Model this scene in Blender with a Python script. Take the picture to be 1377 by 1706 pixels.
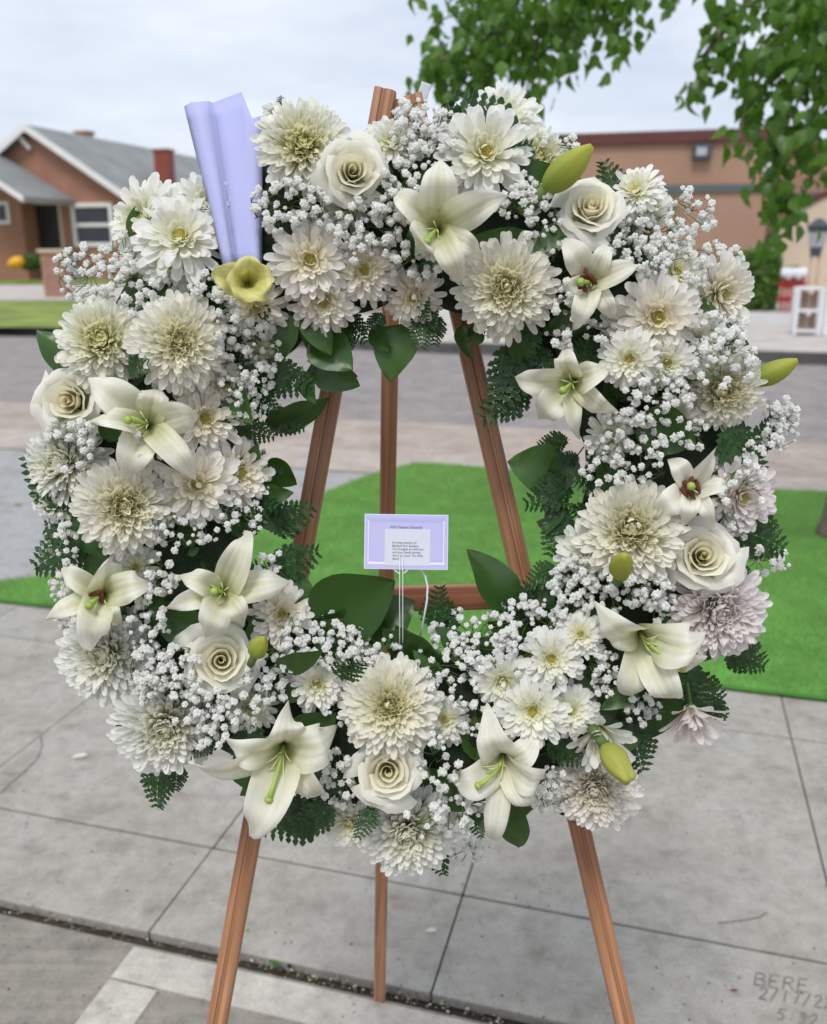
import bpy, bmesh, math, random
import numpy as np
from mathutils import Vector, Matrix

# ------------------------------------------------------------------ camera, sky, sun, exposure
scene = bpy.context.scene
for o in list(bpy.data.objects):
    bpy.data.objects.remove(o)
COL = scene.collection
R = math.radians

FOC, CX, CY = 1488.0, 688.5, 853.0
PITCH, CAM_H = R(16.4), 1.45
cam_data = bpy.data.cameras.new('camera')
cam = bpy.data.objects.new('camera', cam_data)
COL.objects.link(cam)
cam.location = (0, 0, CAM_H)
cam.rotation_euler = (R(90) - PITCH, 0, 0)
cam_data.sensor_fit = 'HORIZONTAL'
cam_data.sensor_width = 36.0
cam_data.lens = 36.0 * FOC / 1377.0
cam_data.clip_start = 0.02
cam_data.clip_end = 3000
cam_data.dof.use_dof = True
cam_data.dof.focus_distance = 0.93
cam_data.dof.aperture_fstop = 6.5
scene.camera = cam

SUN_EL, SUN_AZ = R(58), R(200)          # azimuth measured clockwise from +Y
world = bpy.data.worlds.new('World')
scene.world = world
world.use_nodes = True
wn, wl = world.node_tree.nodes, world.node_tree.links
wn.clear()
w_out = wn.new('ShaderNodeOutputWorld')
w_bg = wn.new('ShaderNodeBackground')
w_bg.inputs['Strength'].default_value = 0.1
w_sky = wn.new('ShaderNodeTexSky')
w_sky.sky_type = 'NISHITA'
w_sky.sun_disc = False
w_sky.sun_elevation = SUN_EL
w_sky.sun_rotation = SUN_AZ
w_tc = wn.new('ShaderNodeTexCoord')
w_map = wn.new('ShaderNodeMapping')
w_map.inputs['Scale'].default_value = (1.3, 1.3, 5.5)
w_noise = wn.new('ShaderNodeTexNoise')
w_noise.inputs['Scale'].default_value = 2.2
w_noise.inputs['Detail'].default_value = 6
w_noise.inputs['Roughness'].default_value = 0.55
w_ramp = wn.new('ShaderNodeValToRGB')
w_ramp.color_ramp.elements[0].position = 0.34
w_ramp.color_ramp.elements[0].color = (4.75, 5.3, 6.3, 1)
w_ramp.color_ramp.elements[1].position = 0.66
w_ramp.color_ramp.elements[1].color = (6.6, 6.95, 7.5, 1)
w_mix = wn.new('ShaderNodeMixRGB')
w_mix.inputs['Fac'].default_value = 0.93
wl.new(w_tc.outputs['Generated'], w_map.inputs['Vector'])
wl.new(w_map.outputs['Vector'], w_noise.inputs['Vector'])
wl.new(w_noise.outputs['Fac'], w_ramp.inputs['Fac'])
wl.new(w_sky.outputs['Color'], w_mix.inputs['Color1'])
wl.new(w_ramp.outputs['Color'], w_mix.inputs['Color2'])
wl.new(w_mix.outputs['Color'], w_bg.inputs['Color'])
wl.new(w_bg.outputs['Background'], w_out.inputs['Surface'])

sun_data = bpy.data.lights.new('sun', 'SUN')
sun_data.energy = 1.5
sun_data.angle = R(18)
sun_data.color = (1.0, 0.965, 0.91)
sun = bpy.data.objects.new('sun', sun_data)
COL.objects.link(sun)
sdir = Vector((math.sin(SUN_AZ) * math.cos(SUN_EL), math.cos(SUN_AZ) * math.cos(SUN_EL), math.sin(SUN_EL)))
sun.rotation_euler = sdir.to_track_quat('Z', 'Y').to_euler()
sun.location = (0, 0, 30)

vs = scene.view_settings
vs.view_transform = 'Standard'
vs.look = 'None'
vs.exposure = 0.52
vs.gamma = 1.0
cy = scene.cycles
cy.max_bounces = 6
cy.diffuse_bounces = 5
cy.glossy_bounces = 2
cy.transmission_bounces = 6
cy.transparent_max_bounces = 4
vs.use_curve_mapping = False

rnd = random.Random(7)
nrng = np.random.default_rng(11)

# ------------------------------------------------------------------ layout helpers (street grid, measured points)
FWD = Vector((0, math.cos(PITCH), -math.sin(PITCH)))
UPC = Vector((0, math.sin(PITCH), math.cos(PITCH)))
RIGHT = Vector((1, 0, 0))
CAM = Vector((0, 0, CAM_H))
YAW = R(15.4)
G1 = Vector((math.sin(YAW), math.cos(YAW), 0))     # across the street
G2 = Vector((math.cos(YAW), -math.sin(YAW), 0))    # along the street


def ray(x, y):
    return FWD + RIGHT * ((x - CX) / FOC) - UPC * ((y - CY) / FOC)


def at_depth(x, y, d):
    return CAM + ray(x, y) * d


def uvz(u, v, z=0.0):
    return Vector((G2.x * u + G1.x * v, G2.y * u + G1.y * v, z))


def on_ground(x, y, z=0.0):
    d = ray(x, y)
    return CAM + d * ((z - CAM_H) / d.z)


def on_v(x, y, v):
    """(u, z) of the point of the vertical plane 'v metres across the street'."""
    d = ray(x, y)
    p = CAM + d * (v / d.dot(G1))
    return p.dot(G2), p.z


def on_plane(x, y, p0, n):
    d = ray(x, y)
    return CAM + d * ((p0 - CAM).dot(n) / d.dot(n))


# ------------------------------------------------------------------ object helpers
def lin(r, g, b):
    def f(c):
        c /= 255.0
        return c / 12.92 if c <= 0.04045 else ((c + 0.055) / 1.055) ** 2.4
    return (f(r), f(g), f(b))


def raw_mesh(name, verts, faces, cols=None, smooth=True):
    me = bpy.data.meshes.new(name)
    me.from_pydata([tuple(v) for v in verts], [], [tuple(f) for f in faces])
    if cols is not None:
        ca = me.color_attributes.new('Col', 'FLOAT_COLOR', 'POINT')
        c = np.ones((len(verts), 4), np.float32)
        c[:, :3] = np.asarray(cols, np.float32)[:, :3]
        ca.data.foreach_set('color', c.ravel())
    if smooth:
        me.polygons.foreach_set('use_smooth', [True] * len(me.polygons))
    me.update()
    return me


def np_mesh(name, V, Q, C=None, smooth=True):
    """numpy verts (N,3), quads (M,4) -> mesh, fast path"""
    me = bpy.data.meshes.new(name)
    V = np.asarray(V, np.float32)
    Q = np.asarray(Q, np.int32)
    n, k = Q.shape
    me.vertices.add(len(V))
    me.vertices.foreach_set('co', V.ravel())
    me.loops.add(n * k)
    me.loops.foreach_set('vertex_index', Q.ravel())
    me.polygons.add(n)
    me.polygons.foreach_set('loop_start', np.arange(0, n * k, k, dtype=np.int32))
    me.polygons.foreach_set('use_smooth', np.full(n, smooth))
    me.update(calc_edges=True)
    me.validate()
    if C is not None:
        ca = me.color_attributes.new('Col', 'FLOAT_COLOR', 'POINT')
        c = np.ones((len(V), 4), np.float32)
        c[:, :3] = C
        ca.data.foreach_set('color', c.ravel())
    return me


def obj(name, me, mat=None, parent=None):
    o = bpy.data.objects.new(name, me)
    COL.objects.link(o)
    if mat is not None and me is not None and not me.materials:
        me.materials.append(mat)
    if parent is not None:
        o.parent = parent
    return o


def tag(o, label=None, cat=None, group=None, kind=None):
    if label:
        o['label'] = label
    if cat:
        o['category'] = cat
    if group:
        o['group'] = group
    if kind:
        o['kind'] = kind
    return o


def empty(name, loc=(0, 0, 0)):
    o = bpy.data.objects.new(name, None)
    o.empty_display_size = 0.1
    COL.objects.link(o)
    o.location = loc
    return o


class MB:
    """collects boxes, prisms and tubes in world space; build() makes ONE mesh object"""
    def __init__(self):
        self.v, self.f, self.c = [], [], []

    def box_frame(self, o, ax, ay, az, sx, sy, sz):
        """box centred at o with half sizes along three axes"""
        i = len(self.v)
        for dx in (-1, 1):
            for dy in (-1, 1):
                for dz in (-1, 1):
                    self.v.append(o + ax * (dx * sx) + ay * (dy * sy) + az * (dz * sz))
        for q in ((0, 1, 3, 2), (4, 6, 7, 5), (0, 4, 5, 1), (2, 3, 7, 6), (0, 2, 6, 4), (1, 5, 7, 3)):
            self.f.append([i + k for k in q])
        return self

    def uvbox(self, u0, u1, v0, v1, z0, z1):
        c = uvz((u0 + u1) / 2, (v0 + v1) / 2, (z0 + z1) / 2)
        return self.box_frame(c, G2, G1, Vector((0, 0, 1)), (u1 - u0) / 2, (v1 - v0) / 2, (z1 - z0) / 2)

    def poly(self, pts):
        i = len(self.v)
        self.v += [Vector(p) for p in pts]
        self.f.append(list(range(i, i + len(pts))))
        return self

    def prism(self, pts, d):
        """polygon pts (Vectors) extruded by vector d, closed"""
        i = len(self.v)
        n = len(pts)
        self.v += [Vector(p) for p in pts] + [Vector(p) + d for p in pts]
        self.f.append(list(range(i, i + n)))
        self.f.append(list(range(i + 2 * n - 1, i + n - 1, -1)))
        for k in range(n):
            a, b = i + k, i + (k + 1) % n
            self.f.append([b, a, a + n, b + n])
        return self

    def tube(self, pts, rad, seg=6, cap=True):
        n = len(pts)
        rads = rad if isinstance(rad, (list, tuple)) else [rad] * n
        i0 = len(self.v)
        ref = None
        for k in range(n):
            t = (pts[min(k + 1, n - 1)] - pts[max(k - 1, 0)])
            t = t.normalized() if t.length > 1e-9 else Vector((0, 0, 1))
            if ref is None:
                ref = t.orthogonal().normalized()
            ref = (ref - t * ref.dot(t)).normalized()
            b = t.cross(ref)
            for s in range(seg):
                a = 2 * math.pi * s / seg
                self.v.append(pts[k] + (ref * math.cos(a) + b * math.sin(a)) * rads[k])
        for k in range(n - 1):
            for s in range(seg):
                a = i0 + k * seg + s
                b = i0 + k * seg + (s + 1) % seg
                self.f.append([a, b, b + seg, a + seg])
        if cap:
            self.f.append([i0 + s for s in range(seg)][::-1])
            self.f.append([i0 + (n - 1) * seg + s for s in range(seg)])
        return self

    def build(self, name, mat, parent=None, smooth=False, bevel=0.0, segs=2):
        me = bpy.data.meshes.new(name)
        me.from_pydata([tuple(v) for v in self.v], [], self.f)
        bm = bmesh.new()
        bm.from_mesh(me)
        bmesh.ops.recalc_face_normals(bm, faces=bm.faces)
        if bevel > 0:
            bmesh.ops.bevel(bm, geom=list(bm.edges), offset=bevel, segments=segs, affect='EDGES', profile=0.6)
        bm.to_mesh(me)
        bm.free()
        if smooth:
            me.polygons.foreach_set('use_smooth', [True] * len(me.polygons))
        o = obj(name, me, mat)
        if parent is not None:
            o.parent = parent
            o.matrix_parent_inverse = Matrix.Translation(-Vector(parent.location))
        return o


# ------------------------------------------------------------------ materials
def new_mat(name):
    m = bpy.data.materials.new(name)
    m.use_nodes = True
    nt = m.node_tree
    b = nt.nodes['Principled BSDF']
    return m, nt.nodes, nt.links, b


def ramp(nodes, stops):
    r = nodes.new('ShaderNodeValToRGB')
    els = r.color_ramp.elements
    while len(els) > 1:
        els.remove(els[-1])
    els[0].position = stops[0][0]
    els[0].color = (*stops[0][1], 1)
    for p, c in stops[1:]:
        e = els.new(p)
        e.color = (*c, 1)
    return r


def simple(name, col, rough=0.6, var=0.12, scale=8.0, bump=0.0, bscale=60.0, spec=0.4, metallic=0.0, coord='Object'):
    m, n, l, b = new_mat(name)
    tc = n.new('ShaderNodeTexCoord')
    no = n.new('ShaderNodeTexNoise')
    no.inputs['Scale'].default_value = scale
    no.inputs['Detail'].default_value = 5
    l.new(tc.outputs[coord], no.inputs['Vector'])
    lo = tuple(c * (1 - var) for c in col)
    hi = tuple(min(1, c * (1 + var)) for c in col)
    r = ramp(n, [(0.3, lo), (0.7, hi)])
    l.new(no.outputs['Fac'], r.inputs['Fac'])
    l.new(r.outputs['Color'], b.inputs['Base Color'])
    b.inputs['Roughness'].default_value = rough
    b.inputs['Specular IOR Level'].default_value = spec
    b.inputs['Metallic'].default_value = metallic
    if bump > 0:
        nb = n.new('ShaderNodeTexNoise')
        nb.inputs['Scale'].default_value = bscale
        nb.inputs['Detail'].default_value = 4
        l.new(tc.outputs[coord], nb.inputs['Vector'])
        bp = n.new('ShaderNodeBump')
        bp.inputs['Strength'].default_value = bump
        bp.inputs['Distance'].default_value = 0.01
        l.new(nb.outputs['Fac'], bp.inputs['Height'])
        l.new(bp.outputs['Normal'], b.inputs['Normal'])
    return m


def concrete(name, col, stain=(0.16, 0.15, 0.135), bluish=None, rough=0.85, streak=False):
    """poured concrete: broad tone, mottled stains, dark specks, fine grit relief"""
    m, n, l, b = new_mat(name)
    tc = n.new('ShaderNodeTexCoord')
    geo = n.new('ShaderNodeNewGeometry')
    P = geo.outputs['Position']

    def noise(scale, detail=5, rough_=0.55, vec=P):
        k = n.new('ShaderNodeTexNoise')
        k.inputs['Scale'].default_value = scale
        k.inputs['Detail'].default_value = detail
        k.inputs['Roughness'].default_value = rough_
        l.new(vec, k.inputs['Vector'])
        return k

    def mix(a, bcol, fac, mode='MIX'):
        x = n.new('ShaderNodeMixRGB')
        x.blend_type = mode
        if isinstance(fac, float):
            x.inputs['Fac'].default_value = fac
        else:
            l.new(fac, x.inputs['Fac'])
        for s, v in (('Color1', a), ('Color2', bcol)):
            if isinstance(v, tuple):
                x.inputs[s].default_value = (*v, 1)
            else:
                l.new(v, x.inputs[s])
        return x.outputs['Color']

    broad = noise(2.6, 8, 0.65)
    r1 = ramp(n, [(0.30, tuple(c * 0.78 for c in col)), (0.5, col), (0.70, tuple(min(1, c * 1.2) for c in col))])
    l.new(broad.outputs['Fac'], r1.inputs['Fac'])
    c = r1.outputs['Color']
    mott = noise(9.0, 7, 0.62)
    r2 = ramp(n, [(0.50, (0, 0, 0)), (0.62, (0.28, 0.28, 0.28)), (0.74, (0.75, 0.75, 0.75))])
    l.new(mott.outputs['Fac'], r2.inputs['Fac'])
    c = mix(c, stain, r2.outputs['Color'])
    if bluish:
        bl = noise(2.6, 4)
        r3 = ramp(n, [(0.5, (0, 0, 0)), (0.68, (0.55, 0.55, 0.55))])
        l.new(bl.outputs['Fac'], r3.inputs['Fac'])
        c = mix(c, bluish, r3.outputs['Color'])
    sm = noise(24.0, 6, 0.7)
    r6 = ramp(n, [(0.34, (0.84, 0.84, 0.83)), (0.52, (1.0, 1.0, 1.0)), (0.70, (1.10, 1.10, 1.09))])
    l.new(sm.outputs['Fac'], r6.inputs['Fac'])
    c = mix(c, r6.outputs['Color'], 1.0, 'MULTIPLY')
    vo = n.new('ShaderNodeTexVoronoi')
    vo.inputs['Scale'].default_value = 38
    l.new(P, vo.inputs['Vector'])
    gate = noise(5.0, 2)
    mth = n.new('ShaderNodeMath')
    mth.operation = 'MULTIPLY'
    rv = ramp(n, [(0.0, (1, 1, 1)), (0.10, (0.9, 0.9, 0.9)), (0.16, (0, 0, 0))])
    rg = ramp(n, [(0.47, (0, 0, 0)), (0.56, (0.62, 0.62, 0.62))])
    l.new(vo.outputs['Distance'], rv.inputs['Fac'])
    l.new(gate.outputs['Fac'], rg.inputs['Fac'])
    l.new(rv.outputs['Color'], mth.inputs[0])
    l.new(rg.outputs['Color'], mth.inputs[1])
    c = mix(c, tuple(s * 0.55 for s in stain), mth.outputs[0])
    if streak:
        mp = n.new('ShaderNodeMapping')
        mp.inputs['Rotation'].default_value = (0, 0, R(-15.4 + 90))
        mp.inputs['Scale'].default_value = (3, 60, 1)
        l.new(P, mp.inputs['Vector'])
        st = noise(1.0, 4, 0.6, mp.outputs['Vector'])
        r4 = ramp(n, [(0.35, (0.8, 0.8, 0.8)), (0.65, (1.06, 1.06, 1.06))])
        l.new(st.outputs['Fac'], r4.inputs['Fac'])
        c = mix(c, r4.outputs['Color'], 0.8, 'MULTIPLY')
    fine = noise(160, 3)
    r5 = ramp(n, [(0.3, (0.86, 0.86, 0.86)), (0.7, (1.08, 1.08, 1.08))])
    l.new(fine.outputs['Fac'], r5.inputs['Fac'])
    c = mix(c, r5.outputs['Color'], 0.9, 'MULTIPLY')
    l.new(c, b.inputs['Base Color'])
    b.inputs['Roughness'].default_value = rough
    b.inputs['Specular IOR Level'].default_value = 0.3
    bp = n.new('ShaderNodeBump')
    bp.inputs['Strength'].default_value = 0.35
    bp.inputs['Distance'].default_value = 0.004
    l.new(fine.outputs['Fac'], bp.inputs['Height'])
    l.new(bp.outputs['Normal'], b.inputs['Normal'])
    return m


def petal_mat(name, trans=0.28, rough=0.55, vein=0.0):
    m, n, l, b = new_mat(name)
    at = n.new('ShaderNodeAttribute')
    at.attribute_name = 'Col'
    tc = n.new('ShaderNodeTexCoord')
    no = n.new('ShaderNodeTexNoise')
    no.inputs['Scale'].default_value = 90
    no.inputs['Detail'].default_value = 3
    l.new(tc.outputs['Object'], no.inputs['Vector'])
    r = ramp(n, [(0.3, (0.95, 0.945, 0.93)), (0.7, (1.01, 1.01, 1.01))])
    l.new(no.outputs['Fac'], r.inputs['Fac'])
    mx = n.new('ShaderNodeMixRGB')
    mx.blend_type = 'MULTIPLY'
    mx.inputs['Fac'].default_value = 1
    l.new(at.outputs['Color'], mx.inputs['Color1'])
    l.new(r.outputs['Color'], mx.inputs['Color2'])
    l.new(mx.outputs['Color'], b.inputs['Base Color'])
    b.inputs['Roughness'].default_value = rough
    b.inputs['Specular IOR Level'].default_value = 0.25
    tr = n.new('ShaderNodeBsdfTranslucent')
    l.new(mx.outputs['Color'], tr.inputs['Color'])
    ms = n.new('ShaderNodeMixShader')
    ms.inputs['Fac'].default_value = trans
    l.new(b.outputs['BSDF'], ms.inputs[1])
    l.new(tr.outputs['BSDF'], ms.inputs[2])
    out = [k for k in n if k.type == 'OUTPUT_MATERIAL'][0]
    l.new(ms.outputs['Shader'], out.inputs['Surface'])
    return m


def leaf_mat(name, c_lo, c_hi, trans=0.2, rough=0.38, tr_col=None, nscale=14):
    m, n, l, b = new_mat(name)
    oi = n.new('ShaderNodeObjectInfo')
    geo = n.new('ShaderNodeNewGeometry')
    no = n.new('ShaderNodeTexNoise')
    no.inputs['Scale'].default_value = nscale
    no.inputs['Detail'].default_value = 4
    l.new(geo.outputs['Position'], no.inputs['Vector'])
    add = n.new('ShaderNodeMath')
    add.operation = 'ADD'
    l.new(oi.outputs['Random'], add.inputs[0])
    l.new(geo.outputs['Random Per Island'], add.inputs[1])
    a2 = n.new('ShaderNodeMath')
    a2.operation = 'ADD'
    l.new(add.outputs[0], a2.inputs[0])
    l.new(no.outputs['Fac'], a2.inputs[1])
    fr = n.new('ShaderNodeMath')
    fr.operation = 'MULTIPLY'
    fr.inputs[1].default_value = 0.4
    l.new(a2.outputs[0], fr.inputs[0])
    r = ramp(n, [(0.15, c_lo), (0.85, c_hi)])
    l.new(fr.outputs[0], r.inputs['Fac'])
    l.new(r.outputs['Color'], b.inputs['Base Color'])
    b.inputs['Roughness'].default_value = rough
    tr = n.new('ShaderNodeBsdfTranslucent')
    tr.inputs['Color'].default_value = (*(tr_col or tuple(c * 1.8 for c in c_hi)), 1)
    ms = n.new('ShaderNodeMixShader')
    ms.inputs['Fac'].default_value = trans
    l.new(b.outputs['BSDF'], ms.inputs[1])
    l.new(tr.outputs['BSDF'], ms.inputs[2])
    out = [k for k in n if k.type == 'OUTPUT_MATERIAL'][0]
    l.new(ms.outputs['Shader'], out.inputs['Surface'])
    return m


def wood(name, c1, c2):
    m, n, l, b = new_mat(name)
    tc = n.new('ShaderNodeTexCoord')
    mp = n.new('ShaderNodeMapping')
    mp.inputs['Scale'].default_value = (110, 110, 3.0)
    l.new(tc.outputs['Object'], mp.inputs['Vector'])
    no = n.new('ShaderNodeTexNoise')
    no.inputs['Scale'].default_value = 1.0
    no.inputs['Detail'].default_value = 6
    no.inputs['Distortion'].default_value = 0.6
    l.new(mp.outputs['Vector'], no.inputs['Vector'])
    r = ramp(n, [(0.3, c1), (0.52, tuple((a + d) / 2 for a, d in zip(c1, c2))), (0.7, c2)])
    l.new(no.outputs['Fac'], r.inputs['Fac'])
    l.new(r.outputs['Color'], b.inputs['Base Color'])
    b.inputs['Roughness'].default_value = 0.42
    b.inputs['Specular IOR Level'].default_value = 0.45
    bp = n.new('ShaderNodeBump')
    bp.inputs['Strength'].default_value = 0.15
    bp.inputs['Distance'].default_value = 0.002
    l.new(no.outputs['Fac'], bp.inputs['Height'])
    l.new(bp.outputs['Normal'], b.inputs['Normal'])
    return m


M = {}
M['side'] = concrete('sidewalk_concrete', (0.362, 0.338, 0.300), stain=(0.17, 0.152, 0.128), bluish=(0.315, 0.315, 0.295))
M['porch'] = concrete('brushed_concrete', (0.275, 0.25, 0.215), stain=(0.13, 0.115, 0.10), streak=True)
M['border'] = concrete('pale_paint_on_concrete', (0.47, 0.44, 0.39), stain=(0.25, 0.225, 0.19))
M['apron'] = concrete('driveway_concrete', (0.36, 0.35, 0.345), stain=(0.25, 0.24, 0.24), bluish=(0.30, 0.31, 0.34))
M['gutter'] = concrete('dusty_gutter_concrete', (0.40, 0.335, 0.29), stain=(0.29, 0.235, 0.20))
M['kerbtop'] = concrete('pale_kerb_concrete', (0.44, 0.385, 0.34), stain=(0.33, 0.285, 0.25))
M['asphalt'] = concrete('worn_asphalt', (0.275, 0.250, 0.242), stain=(0.20, 0.18, 0.175))
M['kerb_dark'] = concrete('shaded_kerb_concrete', (0.10, 0.095, 0.09), stain=(0.05, 0.05, 0.05))  # shade on the kerb face is put into this near-black base colour
M['farwalk'] = concrete('far_walk_concrete', (0.50, 0.46, 0.42), stain=(0.36, 0.33, 0.30))
M['plaza'] = concrete('plaza_concrete', (0.52, 0.50, 0.49), stain=(0.40, 0.38, 0.37))
M['dirt'] = simple('joint_dirt', (0.055, 0.045, 0.033), 0.95, 0.4, 40, 0.5, 120)
M['earth'] = simple('bare_earth', (0.20, 0.16, 0.12), 0.95, 0.3, 0.8, 0.3, 12)
M['turf'] = simple('turf_backing', (0.09, 0.27, 0.045), 0.85, 0.25, 5)
M['blade'] = leaf_mat('turf_blade', (0.12, 0.25, 0.05), (0.33, 0.47, 0.15), 0.2, 0.5, None, 2.2)
M['lawn'] = simple('far_lawn', (0.19, 0.24, 0.045), 0.9, 0.4, 1.2, 0.6, 30)
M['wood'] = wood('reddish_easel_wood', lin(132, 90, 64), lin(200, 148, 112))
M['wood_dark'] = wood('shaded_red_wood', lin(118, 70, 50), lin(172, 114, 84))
M['hinge'] = simple('zinc_hinge', (0.45, 0.47, 0.50), 0.4, 0.1, 30, metallic=0.9)
M['petal'] = petal_mat('mum_petal', 0.46)
M['lily'] = petal_mat('lily_petal', 0.38, 0.55)
M['rose'] = petal_mat('rose_petal', 0.42, 0.5)
M['breath'] = petal_mat('baby_breath_petal', 0.46, 0.7)
M['salal'] = leaf_mat('salal_leaf', (0.010, 0.032, 0.008), (0.040, 0.105, 0.014), 0.14, 0.36, (0.10, 0.22, 0.02))
M['fern'] = leaf_mat('fern_leaf', (0.010, 0.035, 0.008), (0.028, 0.085, 0.016), 0.12, 0.45)
M['stem'] = simple('green_stem', (0.10, 0.17, 0.045), 0.6, 0.3, 30)
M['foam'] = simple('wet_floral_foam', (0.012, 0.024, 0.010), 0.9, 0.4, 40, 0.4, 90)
M['stigma'] = simple('green_stigma', (0.33, 0.45, 0.09), 0.5, 0.15, 60)
M['anther'] = simple('rust_anther', (0.12, 0.03, 0.015), 0.8, 0.3, 90)
M['paper'] = simple('lavender_paper', lin(174, 177, 220), 0.7, 0.03, 4, 0.05, 200)
M['card'] = simple('lavender_card', lin(186, 184, 226), 0.55, 0.02, 5)
M['card_rim'] = simple('pale_card_rim', lin(222, 226, 246), 0.5, 0.02, 5)
M['card_line'] = simple('printed_card_border', lin(178, 178, 222), 0.5, 0.02, 5)
M['slip'] = simple('grey_paper_slip', lin(206, 208, 220), 0.6, 0.02, 5)
M['ink'] = simple('black_ink', (0.025, 0.025, 0.05), 0.6, 0.1, 20)
M['ink2'] = simple('violet_grey_ink', (0.14, 0.13, 0.22), 0.6, 0.1, 20)
M['stucco'] = simple('terracotta_stucco', lin(160, 117, 97), 0.9, 0.10, 0.9, 0.3, 25)
M['stucco2'] = simple('tan_stucco', lin(160, 127, 107), 0.9, 0.08, 0.5, 0.3, 25)
M['beige'] = simple('beige_stucco', lin(206, 188, 168), 0.9, 0.06, 0.6, 0.2, 25)
M['coping'] = simple('dark_red_coping', lin(94, 52, 50), 0.6, 0.12, 1.5)
M['band'] = simple('grey_green_band', lin(84, 96, 98), 0.6, 0.1, 2)
M['roof'] = simple('grey_shingle_roof', (0.24, 0.25, 0.25), 0.9, 0.15, 0.8, 0.4, 9)
M['trim'] = simple('white_trim_paint', (0.78, 0.77, 0.75), 0.55, 0.05, 3)
M['trim2'] = simple('grey_eave_paint', (0.30, 0.27, 0.26), 0.6, 0.08, 3)
M['glass'] = simple('dark_window_glass', (0.018, 0.020, 0.026), 0.08, 0.2, 2, spec=0.6)
M['door'] = simple('black_screen_door', (0.022, 0.018, 0.018), 0.6, 0.2, 6)
M['redpipe'] = simple('red_metal_flue', lin(138, 72, 58), 0.5, 0.12, 4)
M['brick'] = simple('old_brick', lin(166, 128, 112), 0.9, 0.22, 6, 0.4, 40)
M['yellow'] = simple('yellow_plastic', lin(232, 170, 44), 0.45, 0.08, 5)
M['hedge'] = leaf_mat('hedge_leaf', (0.035, 0.085, 0.010), (0.13, 0.24, 0.03), 0.15, 0.5)
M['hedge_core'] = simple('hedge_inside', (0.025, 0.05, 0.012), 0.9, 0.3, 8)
M['red'] = simple('red_chair_paint', lin(150, 34, 40), 0.5, 0.1, 4)
M['white'] = simple('white_paint', (0.72, 0.73, 0.76), 0.5, 0.05, 4)
M['dkgrey'] = simple('dark_grey_metal', (0.06, 0.065, 0.08), 0.45, 0.15, 5)
M['lens'] = simple('frosted_lamp_glass', (0.42, 0.42, 0.45), 0.4, 0.1, 5)
M['bark'] = simple('grey_brown_bark', (0.16, 0.125, 0.10), 0.95, 0.35, 9, 0.8, 30)
M['tree_leaf'] = leaf_mat('tree_leaf', (0.018, 0.060, 0.010), (0.105, 0.215, 0.028), 0.34, 0.42, (0.17, 0.36, 0.03))
M['clear'] = simple('clear_plastic', (0.72, 0.74, 0.75), 0.15, 0.03, 10, spec=0.6)
M['tanpole'] = simple('tan_post_paint', lin(176, 150, 124), 0.7, 0.1, 4)
M['cardboard'] = simple('brown_crate_board', lin(148, 122, 104), 0.8, 0.15, 4)

# ------------------------------------------------------------------ the setting: ground, sidewalk, lawn, street
Z = Vector((0, 0, 1))


def sheet(name, pts_uv, z, mat, parent=None):
    me = raw_mesh(name, [uvz(u, v, z) for u, v in pts_uv], [list(range(len(pts_uv)))], smooth=False)
    bm = bmesh.new()
    bm.from_mesh(me)
    bmesh.ops.recalc_face_normals(bm, faces=bm.faces)
    for f in bm.faces:
        if f.normal.z < 0:
            f.normal_flip()
    bm.to_mesh(me)
    bm.free()
    return obj(name, me, mat, parent)


tag(sheet('ground', [(-400, -400), (400, -400), (400, 900), (-400, 900)], -0.09, M['earth']), kind='structure')

sidewalk = sheet('sidewalk', [(-9, 1.36), (5, 1.36), (5, 3.02), (-9, 3.02)], -0.03, M['dirt'])
tag(sidewalk, kind='structure')
u_joints = [-8.0, -6.5, -5.0, -4.1, -3.33, -2.55, -1.775, -1.0, -0.355, 0.475, 1.25, 2.0, 2.8, 3.6, 4.4]
v_rows = [1.418, 1.722, 2.675, 2.955]
for a, b in zip(u_joints[:-1], u_joints[1:]):
    for c, d in zip(v_rows[:-1], v_rows[1:]):
        g = 0.0035
        MB().uvbox(a + g * .5, b - g * .5, c + g * 1.1, d - g * 1.1, -0.025, 0.0 - rnd.random() * 0.0012).build(
            'paving_slab', M['side'], sidewalk, bevel=0.0035, segs=2)

apron = sheet('driveway', [(-9, 2.965), (-2.0, 2.965), (-1.2, 6.2), (-9, 6.2)], -0.012, M['apron'])
tag(apron, kind='structure')
kerb = sheet('kerb_strip', [(-14, 5.6), (8, 5.6), (8, 6.245), (-14, 6.245)], -0.006, M['kerbtop'])
tag(kerb, kind='structure')

porch = MB().uvbox(-5, 4, 0.2, 1.385, -0.05, -0.002).build('porch_slab', M['porch'], bevel=0.006)
tag(porch, kind='structure')
bs = MB()
bs.uvbox(-1.005, 4, 1.285, 1.372, -0.004, 0.003)
bs.build('painted_border', M['border'], porch, bevel=0.0015)
bs = MB()
bs.uvbox(-1.005, -0.893, 0.3, 1.279, -0.004, 0.0025)
bs.build('painted_border', M['border'], porch, bevel=0.0015)

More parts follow.
